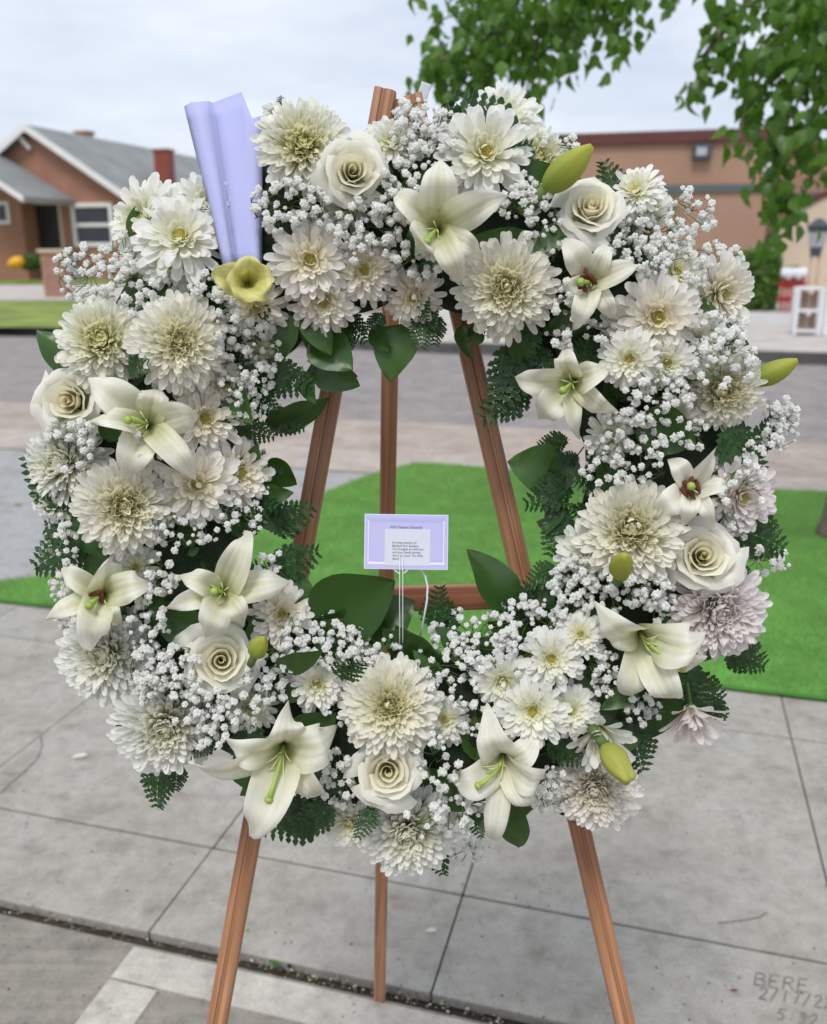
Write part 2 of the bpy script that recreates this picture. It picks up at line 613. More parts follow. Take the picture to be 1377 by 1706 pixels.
# litter in the open joint: crushed leaves, seeds and grit
lv, lf, lc = [], [], []
for k in range(1500):
    u = rnd.uniform(-2.1, 0.9)
    v = 1.399 + rnd.gauss(0, 0.009)
    dens = 0.55 + 0.45 * math.sin(u * 5.1 + 1.0) * math.sin(u * 2.3)
    if rnd.random() > dens:
        continue
    p = uvz(u, v, -0.012 + rnd.random() * 0.014)
    s = rnd.uniform(0.0015, 0.0055)
    a = rnd.random() * 6.28
    dx, dy = math.cos(a) * s, math.sin(a) * s
    w = rnd.uniform(0.25, 0.7)
    i = len(lv)
    lv += [p + Vector((dx, dy, rnd.uniform(-.001, .002))), p + Vector((-dy * w, dx * w, 0.001)),
           p + Vector((-dx, -dy, rnd.uniform(-.001, .002))), p + Vector((dy * w, -dx * w, 0.001)), p + Vector((0, 0, 0.0025))]
    for q in range(4):
        lf.append((i + q, i + (q + 1) % 4, i + 4))
    c = rnd.choice([(0.10, 0.08, 0.05), (0.06, 0.05, 0.035), (0.30, 0.25, 0.17), (0.50, 0.47, 0.40), (0.09, 0.12, 0.03), (0.20, 0.17, 0.12)])
    lc += [c] * 5
mt, n_, l_, b_ = new_mat('litter')
at_ = n_.new('ShaderNodeAttribute')
at_.attribute_name = 'Col'
l_.new(at_.outputs['Color'], b_.inputs['Base Color'])
b_.inputs['Roughness'].default_value = 0.9
M['litter'] = mt
lit = obj('leaf_litter', raw_mesh('leaf_litter', lv, lf, lc, smooth=False), M['litter'])
tag(lit, 'crushed leaves, seeds and grit lying in the open sidewalk joint', 'litter', kind='stuff')


def ribbon(name, pts, w, z, mat, parent, wob=0.0):
    """thin flat band following ground points (world xy)"""
    v, f = [], []
    for i, p in enumerate(pts):
        t = (pts[min(i + 1, len(pts) - 1)] - pts[max(i - 1, 0)])
        t.z = 0
        t = t.normalized() if t.length > 0 else Vector((1, 0, 0))
        s = Vector((-t.y, t.x, 0)) * (w * (0.6 + 0.6 * rnd.random()) / 2)
        j = Vector((rnd.uniform(-wob, wob), rnd.uniform(-wob, wob), 0))
        v += [Vector((p.x, p.y, z)) + s + j, Vector((p.x, p.y, z)) - s + j]
        if i:
            k = 2 * i
            f.append((k - 2, k - 1, k + 1, k))
    return obj(name, raw_mesh(name, v, f, smooth=False), mat, parent)


M['crackdirt'] = simple('crack_dirt', (0.15, 0.14, 0.125), 0.95, 0.2, 60)
M['scratch'] = simple('scratched_concrete', (0.19, 0.178, 0.158), 0.95, 0.15, 60)


def gline(pix, n=8):
    P = [on_ground(*p) for p in pix]
    out = []
    for a, b in zip(P[:-1], P[1:]):
        out += [a.lerp(b, k / n) for k in range(n)]
    return out + [P[-1]]


ribbon('crack', gline([(68, 1226), (70, 1245), (62, 1265), (42, 1284), (18, 1305), (0, 1322)]), 0.0035, 0.0016, M['crackdirt'], sidewalk, 0.002)
ribbon('crack', gline([(1195, 1538), (1235, 1534), (1265, 1528), (1278, 1520)]), 0.003, 0.0016, M['crackdirt'], sidewalk, 0.0006)

# scratched writing in the corner slab
GLY = {
    'B': [[(0, 0), (0, 1), (.5, .98), (.62, .78), (.45, .55), (0, .52)], [(.45, .55), (.72, .32), (.6, .04), (0, 0)]],
    'E': [[(.62, 1), (0, 1), (0, 0), (.65, 0)], [(0, .52), (.5, .52)]],
    'R': [[(0, 0), (0, 1), (.5, .98), (.62, .76), (.45, .54), (0, .5)], [(.3, .52), (.68, 0)]],
    '2': [[(0, .8), (.2, 1), (.5, .95), (.58, .7), (0, 0), (.68, .02)]],
    '1': [[(.3, 1), (.3, 0)]],
    '7': [[(0, 1), (.6, 1), (.25, 0)]],
    '/': [[(.55, 1.1), (.05, -.1)]],
    '5': [[(.6, 1), (.08, 1), (.05, .58), (.4, .6), (.6, .35), (.4, .04), (0, .06)]],
    '3': [[(0, .95), (.4, 1), (.55, .75), (.25, .54), (.58, .3), (.4, .02), (0, .05)]],
    ':': [[(.28, .7), (.3, .64)], [(.28, .3), (.3, .24)]],
}


def scratch(text, p0, p1, hpix):
    a, b = on_ground(*p0), on_ground(*p1)
    xdir = (b - a) / len(text)
    up_w = on_ground(p0[0] + 4, p0[1] - hpix) - a
    for i, ch in enumerate(text):
        if ch == ' ':
            continue
        for st in GLY[ch]:
            pts = []
            for (x0, y0), (x1, y1) in zip(st[:-1], st[1:]):
                for k in range(3):
                    t = k / 3
                    pts.append(a + xdir * (i + (x0 + (x1 - x0) * t)) + up_w * (y0 + (y1 - y0) * t))
            pts.append(a + xdir * (i + st[-1][0]) + up_w * st[-1][1])
            ribbon('scratched_lettering', pts, 0.0032, 0.0017, M['scratch'], sidewalk, 0.0004)


scratch('BERE', (1256, 1641), (1352, 1654), 20)
scratch('2/17/22', (1264, 1664), (1392, 1682), 19)
scratch('5:32', (1293, 1698), (1366, 1710), 17)

# lawn of artificial turf
lawn_poly = [(-2.90, 2.975), (3.5, 2.965), (3.5, 5.80), (1.05, 5.82), (0.7, 5.78), (-0.4, 5.85), (-0.93, 5.88), (-1.45, 5.92), (-1.62, 5.88), (-1.76, 5.62), (-1.85, 5.35),
             (-1.95, 4.95), (-2.06, 4.55), (-2.25, 4.05), (-2.5, 3.5), (-2.66, 3.27), (-2.83, 3.13)]
tb = MB()
tb.prism([uvz(u, v, -0.004) for u, v in lawn_poly], Vector((0, 0, 0.016)))
lawn = tb.build('turf_ground', M['turf'])
tag(lawn, kind='structure')


def inside(u, v, poly):
    c = False
    j = len(poly) - 1
    for i in range(len(poly)):
        (x1, y1), (x2, y2) = poly[i], poly[j]
        if (y1 > v) != (y2 > v) and u < (x2 - x1) * (v - y1) / (y2 - y1) + x1:
            c = not c
        j = i
    return c


NB = 190000
uu = nrng.uniform(-2.9, 2.2, NB)
vv = nrng.uniform(2.96, 5.93, NB)
keep = np.array([inside(a, b, lawn_poly) for a, b in zip(uu, vv)])
uu, vv = uu[keep], vv[keep]
nb = len(uu)
uu = uu + nrng.normal(0, 0.008, nb)
vv = vv + nrng.normal(0, 0.008, nb)
base = np.stack([G2.x * uu + G1.x * vv, G2.y * uu + G1.y * vv, np.full(nb, 0.011)], 1)
ang = nrng.uniform(0, 6.283, nb)
ln = nrng.uniform(0.012, 0.028, nb)
lean = nrng.uniform(0.1, 0.8, nb)
la = nrng.normal(3.9, 0.9, nb)
tip = base + np.stack([np.cos(la) * ln * lean, np.sin(la) * ln * lean, ln], 1)
wd = nrng.uniform(0.0012, 0.0022, nb)
sd = np.stack([np.cos(ang) * wd, np.sin(ang) * wd, np.zeros(nb)], 1)
V = np.stack([base - sd, base + sd, tip], 1).reshape(-1, 3)
T = np.arange(nb * 3).reshape(-1, 3)
tag(obj('turf_grass', np_mesh('turf_grass', V, T, smooth=False), M['blade']), 'short bright green artificial turf behind the easel', 'grass', kind='stuff')

# street
gut = sheet('gutter', [(-30, 6.255), (30, 6.255), (30, 7.5), (-30, 7.5)], -0.02, M['gutter'])
tag(gut, kind='structure')
street = sheet('street', [(-200, 7.45), (200, 7.45), (200, 12.93), (-3.4, 12.93), (-11.7, 13.95), (-40, 17.4), (-200, 37)], -0.026, M['asphalt'])
tag(street, kind='structure')
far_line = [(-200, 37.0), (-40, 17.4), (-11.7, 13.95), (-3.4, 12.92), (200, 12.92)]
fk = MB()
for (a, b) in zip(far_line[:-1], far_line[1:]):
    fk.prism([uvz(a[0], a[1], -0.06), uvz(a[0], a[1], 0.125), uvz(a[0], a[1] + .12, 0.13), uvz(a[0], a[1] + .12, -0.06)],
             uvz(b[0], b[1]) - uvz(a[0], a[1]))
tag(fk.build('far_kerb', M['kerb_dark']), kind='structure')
far_walk = sheet('far_sidewalk', [(-200, 37.1), (-40, 17.5), (-11.7, 14.07), (-3.4, 13.04), (200, 13.04), (200, 18), (-3, 18), (-200, 42)], 0.128, M['farwalk'])
tag(far_walk, kind='structure')
tag(sheet('plaza', [(-6, 17.9), (200, 17.9), (200, 60), (-6, 60)], 0.124, M['plaza']), kind='structure')


def band(name, rows, z, mat):
    """ground sheet bounded by measured image rows at the left, at height z"""
    pts = [on_ground(x, y, z) for x, y in rows]
    me = raw_mesh(name, pts, [list(range(len(pts)))], smooth=False)
    o = obj(name, me, mat)
    if me.polygons[0].normal.z < 0:
        me.flip_normals()
    return tag(o, kind='structure')


band('front_verge', [(-260, 543), (330, 548), (330, 501), (-260, 502)], 0.135, M['lawn'])
band('garden_path', [(-260, 501), (330, 500), (330, 474), (-260, 475)], 0.14, M['farwalk'])
band('front_lawn', [(-260, 474), (330, 473), (330, 450), (-260, 450)], 0.145, M['lawn'])
#@@SETTING

# ------------------------------------------------------------------ easel
TILT = R(10.6)
N_W = Vector((0, -math.cos(TILT), math.sin(TILT)))      # wreath plane normal, towards the viewer
UP_W = Vector((0, math.sin(TILT), math.cos(TILT)))
W_C = at_depth(682, 806, 0.985)                         # centre of the wreath
EASEL_P = W_C - N_W * 0.085                             # plane of the easel front


def easel_pt(x, y, off=0.0):
    return on_plane(x, y, EASEL_P + N_W * off, N_W)


def moulded_bar(name, a, b, side, depth, w, d, mat, parent, groove=True):
    """long wooden bar from a to b: profiled front (shallow groove), eased edges. side/depth are axis hints"""
    ax = (b - a).normalized()
    sx = (side - ax * side.dot(ax)).normalized()
    dx = ax.cross(sx).normalized()
    if dx.dot(depth) < 0:
        dx = -dx
    h, t, e = w / 2, d / 2, 0.0018
    if groove:
        prof = [(-h, -t), (-h, t - e), (-h + e, t), (-h * .35, t), (-h * .25, t - .0022), (-h * .02, t - .0022), (h * .08, t - .0005), (h * .55, t - .001), (h - e, t - .003), (h, t - .006), (h, -t)]
    else:
        prof = [(-h, -t + e), (-h, t - e), (-h + e, t), (h - e, t), (h, t - e), (h, -t + e), (h - e, -t), (-h + e, -t)]
    L = (b - a).length
    n = len(prof)
    v, f = [], []
    for z in (0, L):
        v += [(p[0], p[1], z) for p in prof]
    for k in range(n):
        f.append((k, (k + 1) % n, n + (k + 1) % n, n + k))
    f.append(tuple(range(n))[::-1])
    f.append(tuple(range(n, 2 * n)))
    me = raw_mesh(name, v, f, smooth=False)
    bm = bmesh.new()
    bm.from_mesh(me)
    bmesh.ops.recalc_face_normals(bm, faces=bm.faces)
    bm.to_mesh(me)
    bm.free()
    o = obj(name, me, mat)
    m = Matrix((sx, dx, ax)).transposed().to_4x4()
    m.translation = a
    o.parent = parent
    o.matrix_basis = Matrix.Translation(-Vector(parent.location)) @ m
    return o


easel = empty('wooden_easel', (0, 0.95, 0))
tag(easel, 'reddish brown wooden tripod easel holding up the white wreath', 'easel')


def to_floor(top, through, z=0.0):
    d = through - top
    return top + d * ((z - top.z) / d.z)


lt, lb = easel_pt(642, 152), easel_pt(361, 1706)
rt, rb = easel_pt(684, 162), easel_pt(1041, 1706)
moulded_bar('front_leg', to_floor(lt, lb), lt, RIGHT, N_W, 0.025, 0.020, M['wood'], easel)
moulded_bar('front_leg', to_floor(rt, rb), rt, -RIGHT, N_W, 0.025, 0.020, M['wood'], easel)
foot = on_ground(632, 1662, 0.003)
apex = easel_pt(656, 190, -0.05)
moulded_bar('back_leg', foot, apex, RIGHT, N_W, 0.023, 0.018, M['wood'], easel, groove=False)
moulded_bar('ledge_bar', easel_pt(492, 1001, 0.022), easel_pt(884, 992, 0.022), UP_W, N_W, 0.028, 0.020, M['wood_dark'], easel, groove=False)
hb = MB()
c0 = easel_pt(667, 178, 0.004)
hb.box_frame(c0 - N_W * 0.02, RIGHT, UP_W, N_W, 0.024, 0.012, 0.012)
hb.build('top_block', M['wood'], easel, bevel=0.002)
hg = MB()
hg.box_frame(easel_pt(700, 170, -0.02), (RIGHT * .35 + UP_W).normalized(), (RIGHT - UP_W * .35).normalized(), N_W, 0.022, 0.006, 0.0015)
hg.build('hinge_plate', M['hinge'], easel, bevel=0.0005)

# ------------------------------------------------------------------ wreath
wreath = empty('funeral_wreath', W_C)
tag(wreath, 'large round wreath of white chrysanthemums, roses, lilies and tiny filler blossoms on an easel', 'wreath')
R0, TA, TB = 0.283, 0.128, 0.072


def wsurf(x, y, lift=0.0):
    """point on the front of the ring seen at this measured spot, its radial direction and ring coordinate"""
    h = TB
    for _ in range(5):
        p = on_plane(x, y, W_C + N_W * (h + lift), N_W)
        q = p - W_C
        q = q - N_W * q.dot(N_W)
        r = q.length
        k = max(-1.0, min(1.0, (r - R0) / TA))
        h = TB * math.sqrt(max(0.0, 1 - k * k))
        if abs((r - R0) / TA) > 1:
            h -= 0.15 * (abs(r - R0) - TA)
    return p, q.normalized(), k


def facing(x, y, fx, fy):
    v = ray(x, y).normalized()
    return (-v + RIGHT * fx + UPC * fy).normalized()


def frame_of(p, n, spin=0.0):
    z = n.normalized()
    ref = UPC if abs(z.dot(UPC)) < 0.95 else RIGHT
    xx = ref.cross(z).normalized()
    yy = z.cross(xx)
    c, s = math.cos(spin), math.sin(spin)
    x2 = xx * c + yy * s
    y2 = -xx * s + yy * c
    m = Matrix((x2, y2, z)).transposed().to_4x4()
    m.translation = p
    return m


def place(o, m, parent=wreath):
    o.parent = parent
    if parent is wreath:
        o.matrix_basis = Matrix.Translation(-W_C) @ m
    else:
        o.matrix_basis = m


def grid_quads(K, NV, NU):
    i, j = np.meshgrid(np.arange(NV - 1), np.arange(NU - 1), indexing='ij')
    a = (i * NU + j).ravel()
    q = np.stack([a, a + 1, a + NU + 1, a + NU], 1)
    return (q[None] + (np.arange(K) * NV * NU)[:, None, None]).reshape(-1, 4)


TINT = {   # base colour, inner tip, outer tip
    'cream': ((0.95, 0.87, 0.40), (0.96, 0.92, 0.62), (0.96, 0.945, 0.865)),
    'yellow': ((0.93, 0.86, 0.26), (0.96, 0.94, 0.56), (0.96, 0.96, 0.88)),
    'white': ((0.93, 0.92, 0.58), (0.96, 0.96, 0.80), (0.96, 0.96, 0.93)),
    'warm': ((0.92, 0.84, 0.50), (0.96, 0.92, 0.77), (0.96, 0.93, 0.895)),
    'pink': ((0.86, 0.78, 0.62), (0.94, 0.89, 0.86), (0.95, 0.895, 0.895)),
}


def mum_mesh(kind, tint, seed):
    """unit-radius chrysanthemum head, facing +Z"""
    g = np.random.default_rng(seed)
    if kind == 'M':        # dense ball mum on a domed receptacle
        K, NV, NU = 400, 7, 3
        t = np.linspace(0, 1, K) ** 0.80
        dome = np.radians(98) * t
        th0 = dome * 0.92 + g.normal(0, 0.09, K)
        dth = np.radians(-46 + 58 * t) + g.normal(0, 0.22, K)
        L = (0.20 + 0.62 * t ** 0.9) * g.uniform(0.86, 1.08, K)
        W = (0.046 + 0.034 * t) * g.uniform(0.85, 1.15, K)
        rho0 = 0.24 * np.sin(dome)
        z0 = 0.26 * np.cos(dome)
        cup = 0.9 - 0.4 * t
    elif kind == 'D':      # open spray mum
        K, NV, NU = 116, 7, 3
        t = np.linspace(0, 1, K) ** 0.8
        dome = np.radians(28 + 66 * t)
        th0 = dome + g.normal(0, 0.09, K)
        dth = np.radians(-46 + 66 * t) + g.normal(0, 0.22, K)
        L = (0.20 + 0.70 * t ** 0.85) * g.uniform(0.88, 1.08, K)
        W = (0.058 + 0.052 * t) * g.uniform(0.85, 1.15, K)
        rho0 = 0.17 * np.sin(dome)
        z0 = 0.17 * np.cos(dome)
        cup = np.full(K, 0.4)
    else:                  # half closed side mum
        K, NV, NU = 60, 7, 3
        t = np.linspace(0, 1, K)
        th0 = np.radians(5 + 45 * t) + g.normal(0, 0.08, K)
        dth = np.radians(-30 + 50 * t) + g.normal(0, 0.15, K)
        L = (0.75 + 0.45 * t ** 0.8) * g.uniform(0.90, 1.08, K)
        W = (0.09 + 0.05 * t) * g.uniform(0.85, 1.15, K)
        rho0 = 0.05 + 0.08 * t
        z0 = np.zeros(K)
        cup = np.full(K, 0.3)
    bent = g.random(K) < 0.07
    th0 = (th0 + bent * g.normal(0, 0.35, K)) * g.uniform(0.90, 1.08)
    dth = dth + bent * g.normal(0, 0.5, K) + g.normal(0, 0.10)
    phi = np.arange(K) * 2.399963 + g.normal(0, 0.10, K)
    s = np.array([0, .22, .44, .64, .82, .94, 1.0])
    th = th0[:, None] + dth[:, None] * (s[None] ** 1.3)
    ds = L[:, None] * np.diff(s)[None]
    rr = rho0[:, None] + np.concatenate([np.zeros((K, 1)), np.cumsum(np.sin(th[:, :-1]) * ds, 1)], 1)
    zz = z0[:, None] + np.concatenate([np.zeros((K, 1)), np.cumsum(np.cos(th[:, :-1]) * ds, 1)], 1)
    prof = np.array([0.42, 0.58, 0.78, 0.95, 1.0, 0.76, 0.28])
    w = W[:, None] * prof[None]
    u = np.linspace(-1, 1, NU)
    tw = g.normal(0, 0.25, K)
    cphi, sphi = np.cos(phi), np.sin(phi)
    rhat = np.stack([cphi, sphi, 0 * phi], 1)
    phat = np.stack([-sphi, cphi, 0 * phi], 1)
    zhat = np.array([0, 0, 1.0])
    nrm_r, nrm_z = -np.cos(th), np.sin(th)
    P = rr[..., None] * rhat[:, None] + zz[..., None] * zhat
    side = phat[:, None] * np.cos(tw)[:, None, None] + (nrm_r[..., None] * rhat[:, None] + nrm_z[..., None] * zhat) * np.sin(tw)[:, None, None]
    nrm = nrm_r[..., None] * rhat[:, None] + nrm_z[..., None] * zhat
    X = P[:, :, None] + side[:, :, None] * (w[..., None] * u)[..., None] + nrm[:, :, None] * (w[..., None] * cup[:, None, None] * (u ** 2))[..., None]
    c0, c1, c2 = [np.array(c) for c in TINT[tint]]
    tipc = c1[None] + (c2 - c1)[None] * np.clip(t * 1.6 - 0.1, 0, 1)[:, None]
    ss = np.clip(s * 1.35, 0, 1) ** (0.75)
    C = c0[None, None] + (tipc[:, None] - c0[None, None]) * ss[None, :, None]
    C = np.repeat(C[:, :, None], NU, 2) * g.uniform(0.95, 1.03, (K, 1, 1, 1))
    me = np_mesh('mum_petals', X.reshape(-1, 3), grid_quads(K, NV, NU), C.reshape(-1, 3))
    me.materials.append(M['petal'])
    return me


def button_mesh(seed, col=(0.86, 0.78, 0.24), rad=0.12, n=46, hgt=0.22):
    """tiny upright florets of a flower's eye"""
    g = np.random.default_rng(seed)
    mb_v, mb_f, mb_c = [], [], []
    for k in range(n):
        rr = rad * math.sqrt((k + 0.5) / n)
        a = k * 2.4
        x, y = rr * math.cos(a), rr * math.sin(a)
        h = hgt + 0.06 * (1 - (rr / rad) ** 2) + g.uniform(-0.015, 0.015)
        q = 0.017
        i = len(mb_v)
        for b in range(4):
            mb_v.append((x + q * math.cos(b * 1.571), y + q * math.sin(b * 1.571), 0.0))
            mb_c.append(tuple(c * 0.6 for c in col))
        for b in range(4):
            mb_v.append((x * 1.15 + q * math.cos(b * 1.571), y * 1.15 + q * math.sin(b * 1.571), h))
            mb_c.append(col)
        mb_v.append((x * 1.2, y * 1.2, h + 0.02))
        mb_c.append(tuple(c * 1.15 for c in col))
        for b in range(4):
            mb_f.append((i + b, i + (b + 1) % 4, i + 4 + (b + 1) % 4, i + 4 + b))
            mb_f.append((i + 4 + b, i + 4 + (b + 1) % 4, i + 8))
    me = raw_mesh('mum_eye', mb_v, mb_f, mb_c)
    me.materials.append(M['petal'])
    return me


# green calyx and stalk behind a flower, unit size
def calyx_mesh():
    mb = MB()
    mb.tube([Vector((0, 0, -1.2)), Vector((0, 0.02, -0.5)), Vector((0, 0, -0.12)), Vector((0, 0, -0.02)), Vector((0, 0, 0.06))],
            [0.045, 0.05, 0.06, 0.17, 0.16], 10)
    me = raw_mesh('calyx', mb.v, mb.f)
    me.materials.append(M['stem'])
    return me


CALYX = calyx_mesh()
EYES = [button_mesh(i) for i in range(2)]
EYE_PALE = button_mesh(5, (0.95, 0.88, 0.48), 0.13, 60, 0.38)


def add_mum(x, y, r, kind, tint, fx, fy, seed, lift=0.0):
    p, rad, k = wsurf(x, y, lift)
    n = facing(x, y, fx, fy)
    d = (p - CAM).dot(FWD)
    s = (1.06 if kind == 'M' else 1.14) * r * d / FOC
    root = empty('chrysanthemum')
    m = frame_of(p - n * (0.30 * s), n, rnd.random() * 6.28)
    place(root, m @ Matrix.Diagonal((s, s, s * rnd.uniform(0.9, 1.1), 1)))
    pt = obj('petals', mum_mesh(kind, tint, seed), None, root)
    pt['kind'] = 'stuff'
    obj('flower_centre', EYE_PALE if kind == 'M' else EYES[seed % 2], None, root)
    obj('calyx', CALYX, None, root)
    return root


MUMS = [  # x, y, radius, kind, tint, face right, face up, lift
    (505, 240, 78, 'M', 'yellow', 0.0, 0.35, 0.01), (652, 232, 45, 'D', 'white', 0.05, 0.6, 0.0),
    (808, 250, 76, 'D', 'white', 0.05, 0.35, 0.012), (838, 195, 62, 'D', 'white', 0.1, 0.45, -0.03),
    (897, 262, 55, 'M', 'yellow', 0.3, 0.4, -0.02), (1055, 312, 46, 'D', 'white', -0.35, 0.75, 0.005),
    (1085, 340, 36, 'D', 'white', 0.4, 0.4, -0.01), (843, 478, 84, 'M', 'cream', 0.0, 0.05, 0.02),
    (515, 432, 64, 'D', 'warm', -0.05, 0.1, 0.015), (607, 450, 55, 'D', 'warm', 0.15, 0.05, 0.005),
    (538, 506, 55, 'D', 'warm', -0.1, -0.35, 0.01), (688, 498, 48, 'D', 'warm', 0.0, -0.25, -0.005),
    (1098, 528, 68, 'D', 'warm', 0.2, 0.0, 0.015), (1045, 548, 48, 'D', 'warm', -0.15, -0.1, 0.0),
    (1047, 598, 47, 'D', 'white', -0.05, 0.0, 0.025), (1112, 606, 44, 'D', 'white', 0.15, -0.05, 0.015),
    (1205, 652, 68, 'M', 'cream', 0.2, -0.2, 0.0), (1208, 490, 62, 'D', 'warm', 0.7, -0.1, 0.0),
    (1130, 452, 52, 'D', 'white', 0.4, 0.3, -0.005), (1012, 725, 38, 'D', 'white', -0.1, 0.1, 0.0),
    (1052, 882, 88, 'M', 'cream', 0.05, 0.15, 0.02), (976, 918, 50, 'D', 'white', -0.25, 0.05, 0.01),
    (1198, 1018, 84, 'M', 'pink', 0.30, -0.25, 0.01), (1240, 830, 60, 'D', 'pink', 0.45, -0.15, 0.0), (1225, 795, 45, 'D', 'pink', 0.4, 0.1, -0.01),
    (967, 1056, 37, 'D', 'white', 0.0, 0.05, 0.02), (918, 1098, 50, 'D', 'white', 0.0, -0.05, 0.025),
    (887, 1186, 57, 'D', 'white', 0.0, -0.15, 0.025), (952, 1186, 45, 'D', 'white', 0.15, -0.15, 0.015),
    (838, 1138, 48, 'D', 'white', 0.1, -0.4, 0.015), (1000, 1225, 50, 'S', 'white', 0.15, -0.75, 0.015),
    (992, 1318, 72, 'M', 'warm', 0.0, -0.40, 0.012), (1152, 1192, 46, 'S', 'pink', 0.15, -1.1, 0.03),
    (650, 1176, 83, 'M', 'cream', 0.0, 0.0, 0.02), (682, 1388, 82, 'M', 'white', 0.05, -0.5, 0.008),
    (582, 1378, 46, 'D', 'white', -0.2, -0.6, -0.005), (275, 1212, 86, 'M', 'white', -0.1, -0.35, 0.01),
    (527, 1140, 46, 'D', 'white', -0.1, -0.2, 0.0), (470, 1022, 50, 'D', 'warm', 0.1, 0.05, 0.005),
    (172, 1092, 86, 'M', 'white', -0.45, -0.2, 0.0), (207, 843, 80, 'M', 'cream', -0.05, 0.0, 0.02),
    (342, 697, 58, 'D', 'warm', 0.1, 0.0, 0.0), (328, 808, 66, 'D', 'warm', 0.05, -0.05, 0.012),
    (402, 788, 58, 'D', 'warm', 0.35, 0.0, 0.0), (100, 772, 72, 'M', 'white', -0.6, 0.05, 0.0),
    (90, 832, 44, 'D', 'white', -0.45, -0.25, 0.0), (168, 565, 76, 'M', 'yellow', -0.2, 0.3, 0.012),
    (298, 568, 80, 'M', 'cream', 0.0, 0.15, 0.02), (428, 515, 52, 'D', 'warm', 0.2, -0.15, -0.005),
    (228, 362, 70, 'D', 'white', -0.75, 0.35, 0.0), (298, 388, 72, 'D', 'white', -0.15, 0.45, 0.008),
    (340, 335, 50, 'D', 'white', -0.1, 0.5, -0.01), (262, 335, 48, 'D', 'white', -0.3, 0.7, -0.02), (282, 436, 48, 'D', 'white', -0.1, 0.2, 0.0), (375, 640, 44, 'D', 'warm', 0.25, 0.0, -0.01), (1130, 700, 40, 'D', 'warm', 0.1, 0, -0.012), (440, 585, 40, 'D', 'warm', 0.3, 0, -0.02),
    (1160, 570, 48, 'D', 'warm', 0.1, 0.1, -0.005), (420, 1180, 40, 'D', 'white', 0.0, -0.1, -0.012), (740, 1200, 40, 'D', 'white', 0.0, -0.1, -0.015), (225, 945, 42, 'D', 'white', -0.1, 0, -0.015), (575, 345, 40, 'D', 'white', 0, 0.2, -0.015),
]
for i, (x, y, r, kd, ti, fx, fy, lf_) in enumerate(MUMS):
    add_mum(x, y, r, kd, ti, fx, fy, 100 + i, lf_)


# ---- roses
def rose_petal(o, k, seed):
    """one petal of a unit rose (axis +Z). o = 0 innermost .. 1 outermost"""
    g = np.random.default_rng(seed * 100 + k)
    NU, NV = 11, 11
    u = np.linspace(-1, 1, NU)[None]
    v = np.linspace(0, 1, NV)[:, None]
    phi0 = k * 2.399963 + g.normal(0, 0.12)
    half = 2.3 + (0.92 - 2.3) * o ** 0.45
    rk = 0.05 + 0.66 * o ** 0.9
    top = 1.06 + 0.10 * math.sin(math.pi * min(1, o * 1.3)) - 0.34 * o ** 3
    rho = rk * (0.30 + 0.70 * np.sin(np.clip(v / 0.62, 0, 1) * math.pi / 2))
    fl = np.clip((v - 0.55) / 0.45, 0, 1)
    rho = rho + (0.03 + 0.42 * o ** 1.6) * fl ** 1.7
    drop = (0.02 + 0.30 * o ** 2) * np.clip((v - 0.78) / 0.22, 0, 1) ** 1.6
    edge = 1 - 0.30 * np.abs(u) ** 3.2 + 0.05 * o * np.cos(u * math.pi * 2) * 0.5
    z = top * v * (1 - (1 - edge) * v) - drop
    rho = rho * (1 + 0.13 * u * (1 - 0.4 * o)) + 0.06 * o * np.sin(u * 5 + g.uniform(0, 6)) * fl + 0.03 * o * np.sin(u * 11 + g.uniform(0, 6)) * fl + 0 * u
    # rolled rim on the sides of outer petals
    rho = rho + 0.10 * o * (np.abs(u) ** 4) * fl
    a = phi0 + u * half * (0.55 + 0.45 * np.sin(np.clip(v * 1.25, 0, 1) * math.pi / 2))
    X = np.stack([rho * np.cos(a), rho * np.sin(a), z + 0 * u], -1)
    cin, cout = np.array((0.96, 0.91, 0.69)), np.array((0.96, 0.95, 0.88))
    base = np.array((0.90, 0.88, 0.58))
    c = cin + (cout - cin) * min(1, o * 1.15)
    C = base + (c - base) * np.clip(v * 1.7, 0, 1)[..., None] + 0 * u[..., None]
    C = C * (0.97 + 0.05 * v[..., None] ** 3)
    me = np_mesh('rose_petal', X.reshape(-1, 3), grid_quads(1, NV, NU), np.clip(C.reshape(-1, 3), 0, 0.97))
    me.materials.append(M['rose'])
    return me


ROSE_N = 18
ROSE_SETS = [[rose_petal((k / (ROSE_N - 1)), k, sd) for k in range(ROSE_N)] for sd in (1, 2, 3)]
ROSES = [(588, 284, 60, 0.05, 0.20, 'white rose above the open lily at the top of the wreath'),
         (985, 342, 57, 0.10, 0.45, 'white rose below the big yellow bud'),
         (1172, 925, 64, 0.15, 0.10, 'creamy rose at the right of the wreath under a dark-hearted lily'),
         (645, 1286, 63, 0.0, -0.10, 'white rose low in the middle of the wreath below a cream mum'),
         (368, 1100, 66, 0.0, 0.0, 'cream rose at the lower left of the wreath'),
         (112, 668, 62, -0.35, 0.05, 'white rose at the left rim of the wreath')]
for i, (x, y, r, fx, fy, lab) in enumerate(ROSES):
    p, rad, k = wsurf(x, y, 0.018)
    n = facing(x, y, fx, fy)
    s = r * (p - CAM).dot(FWD) / FOC / 1.02
    root = empty('rose')
    root['label'] = lab
    place(root, frame_of(p - n * (0.85 * s), n, i * 1.3) @ Matrix.Diagonal((s, s, s, 1)))
    for me in ROSE_SETS[i % 3]:
        obj('petal', me, None, root)
    obj('calyx', CALYX, None, root)


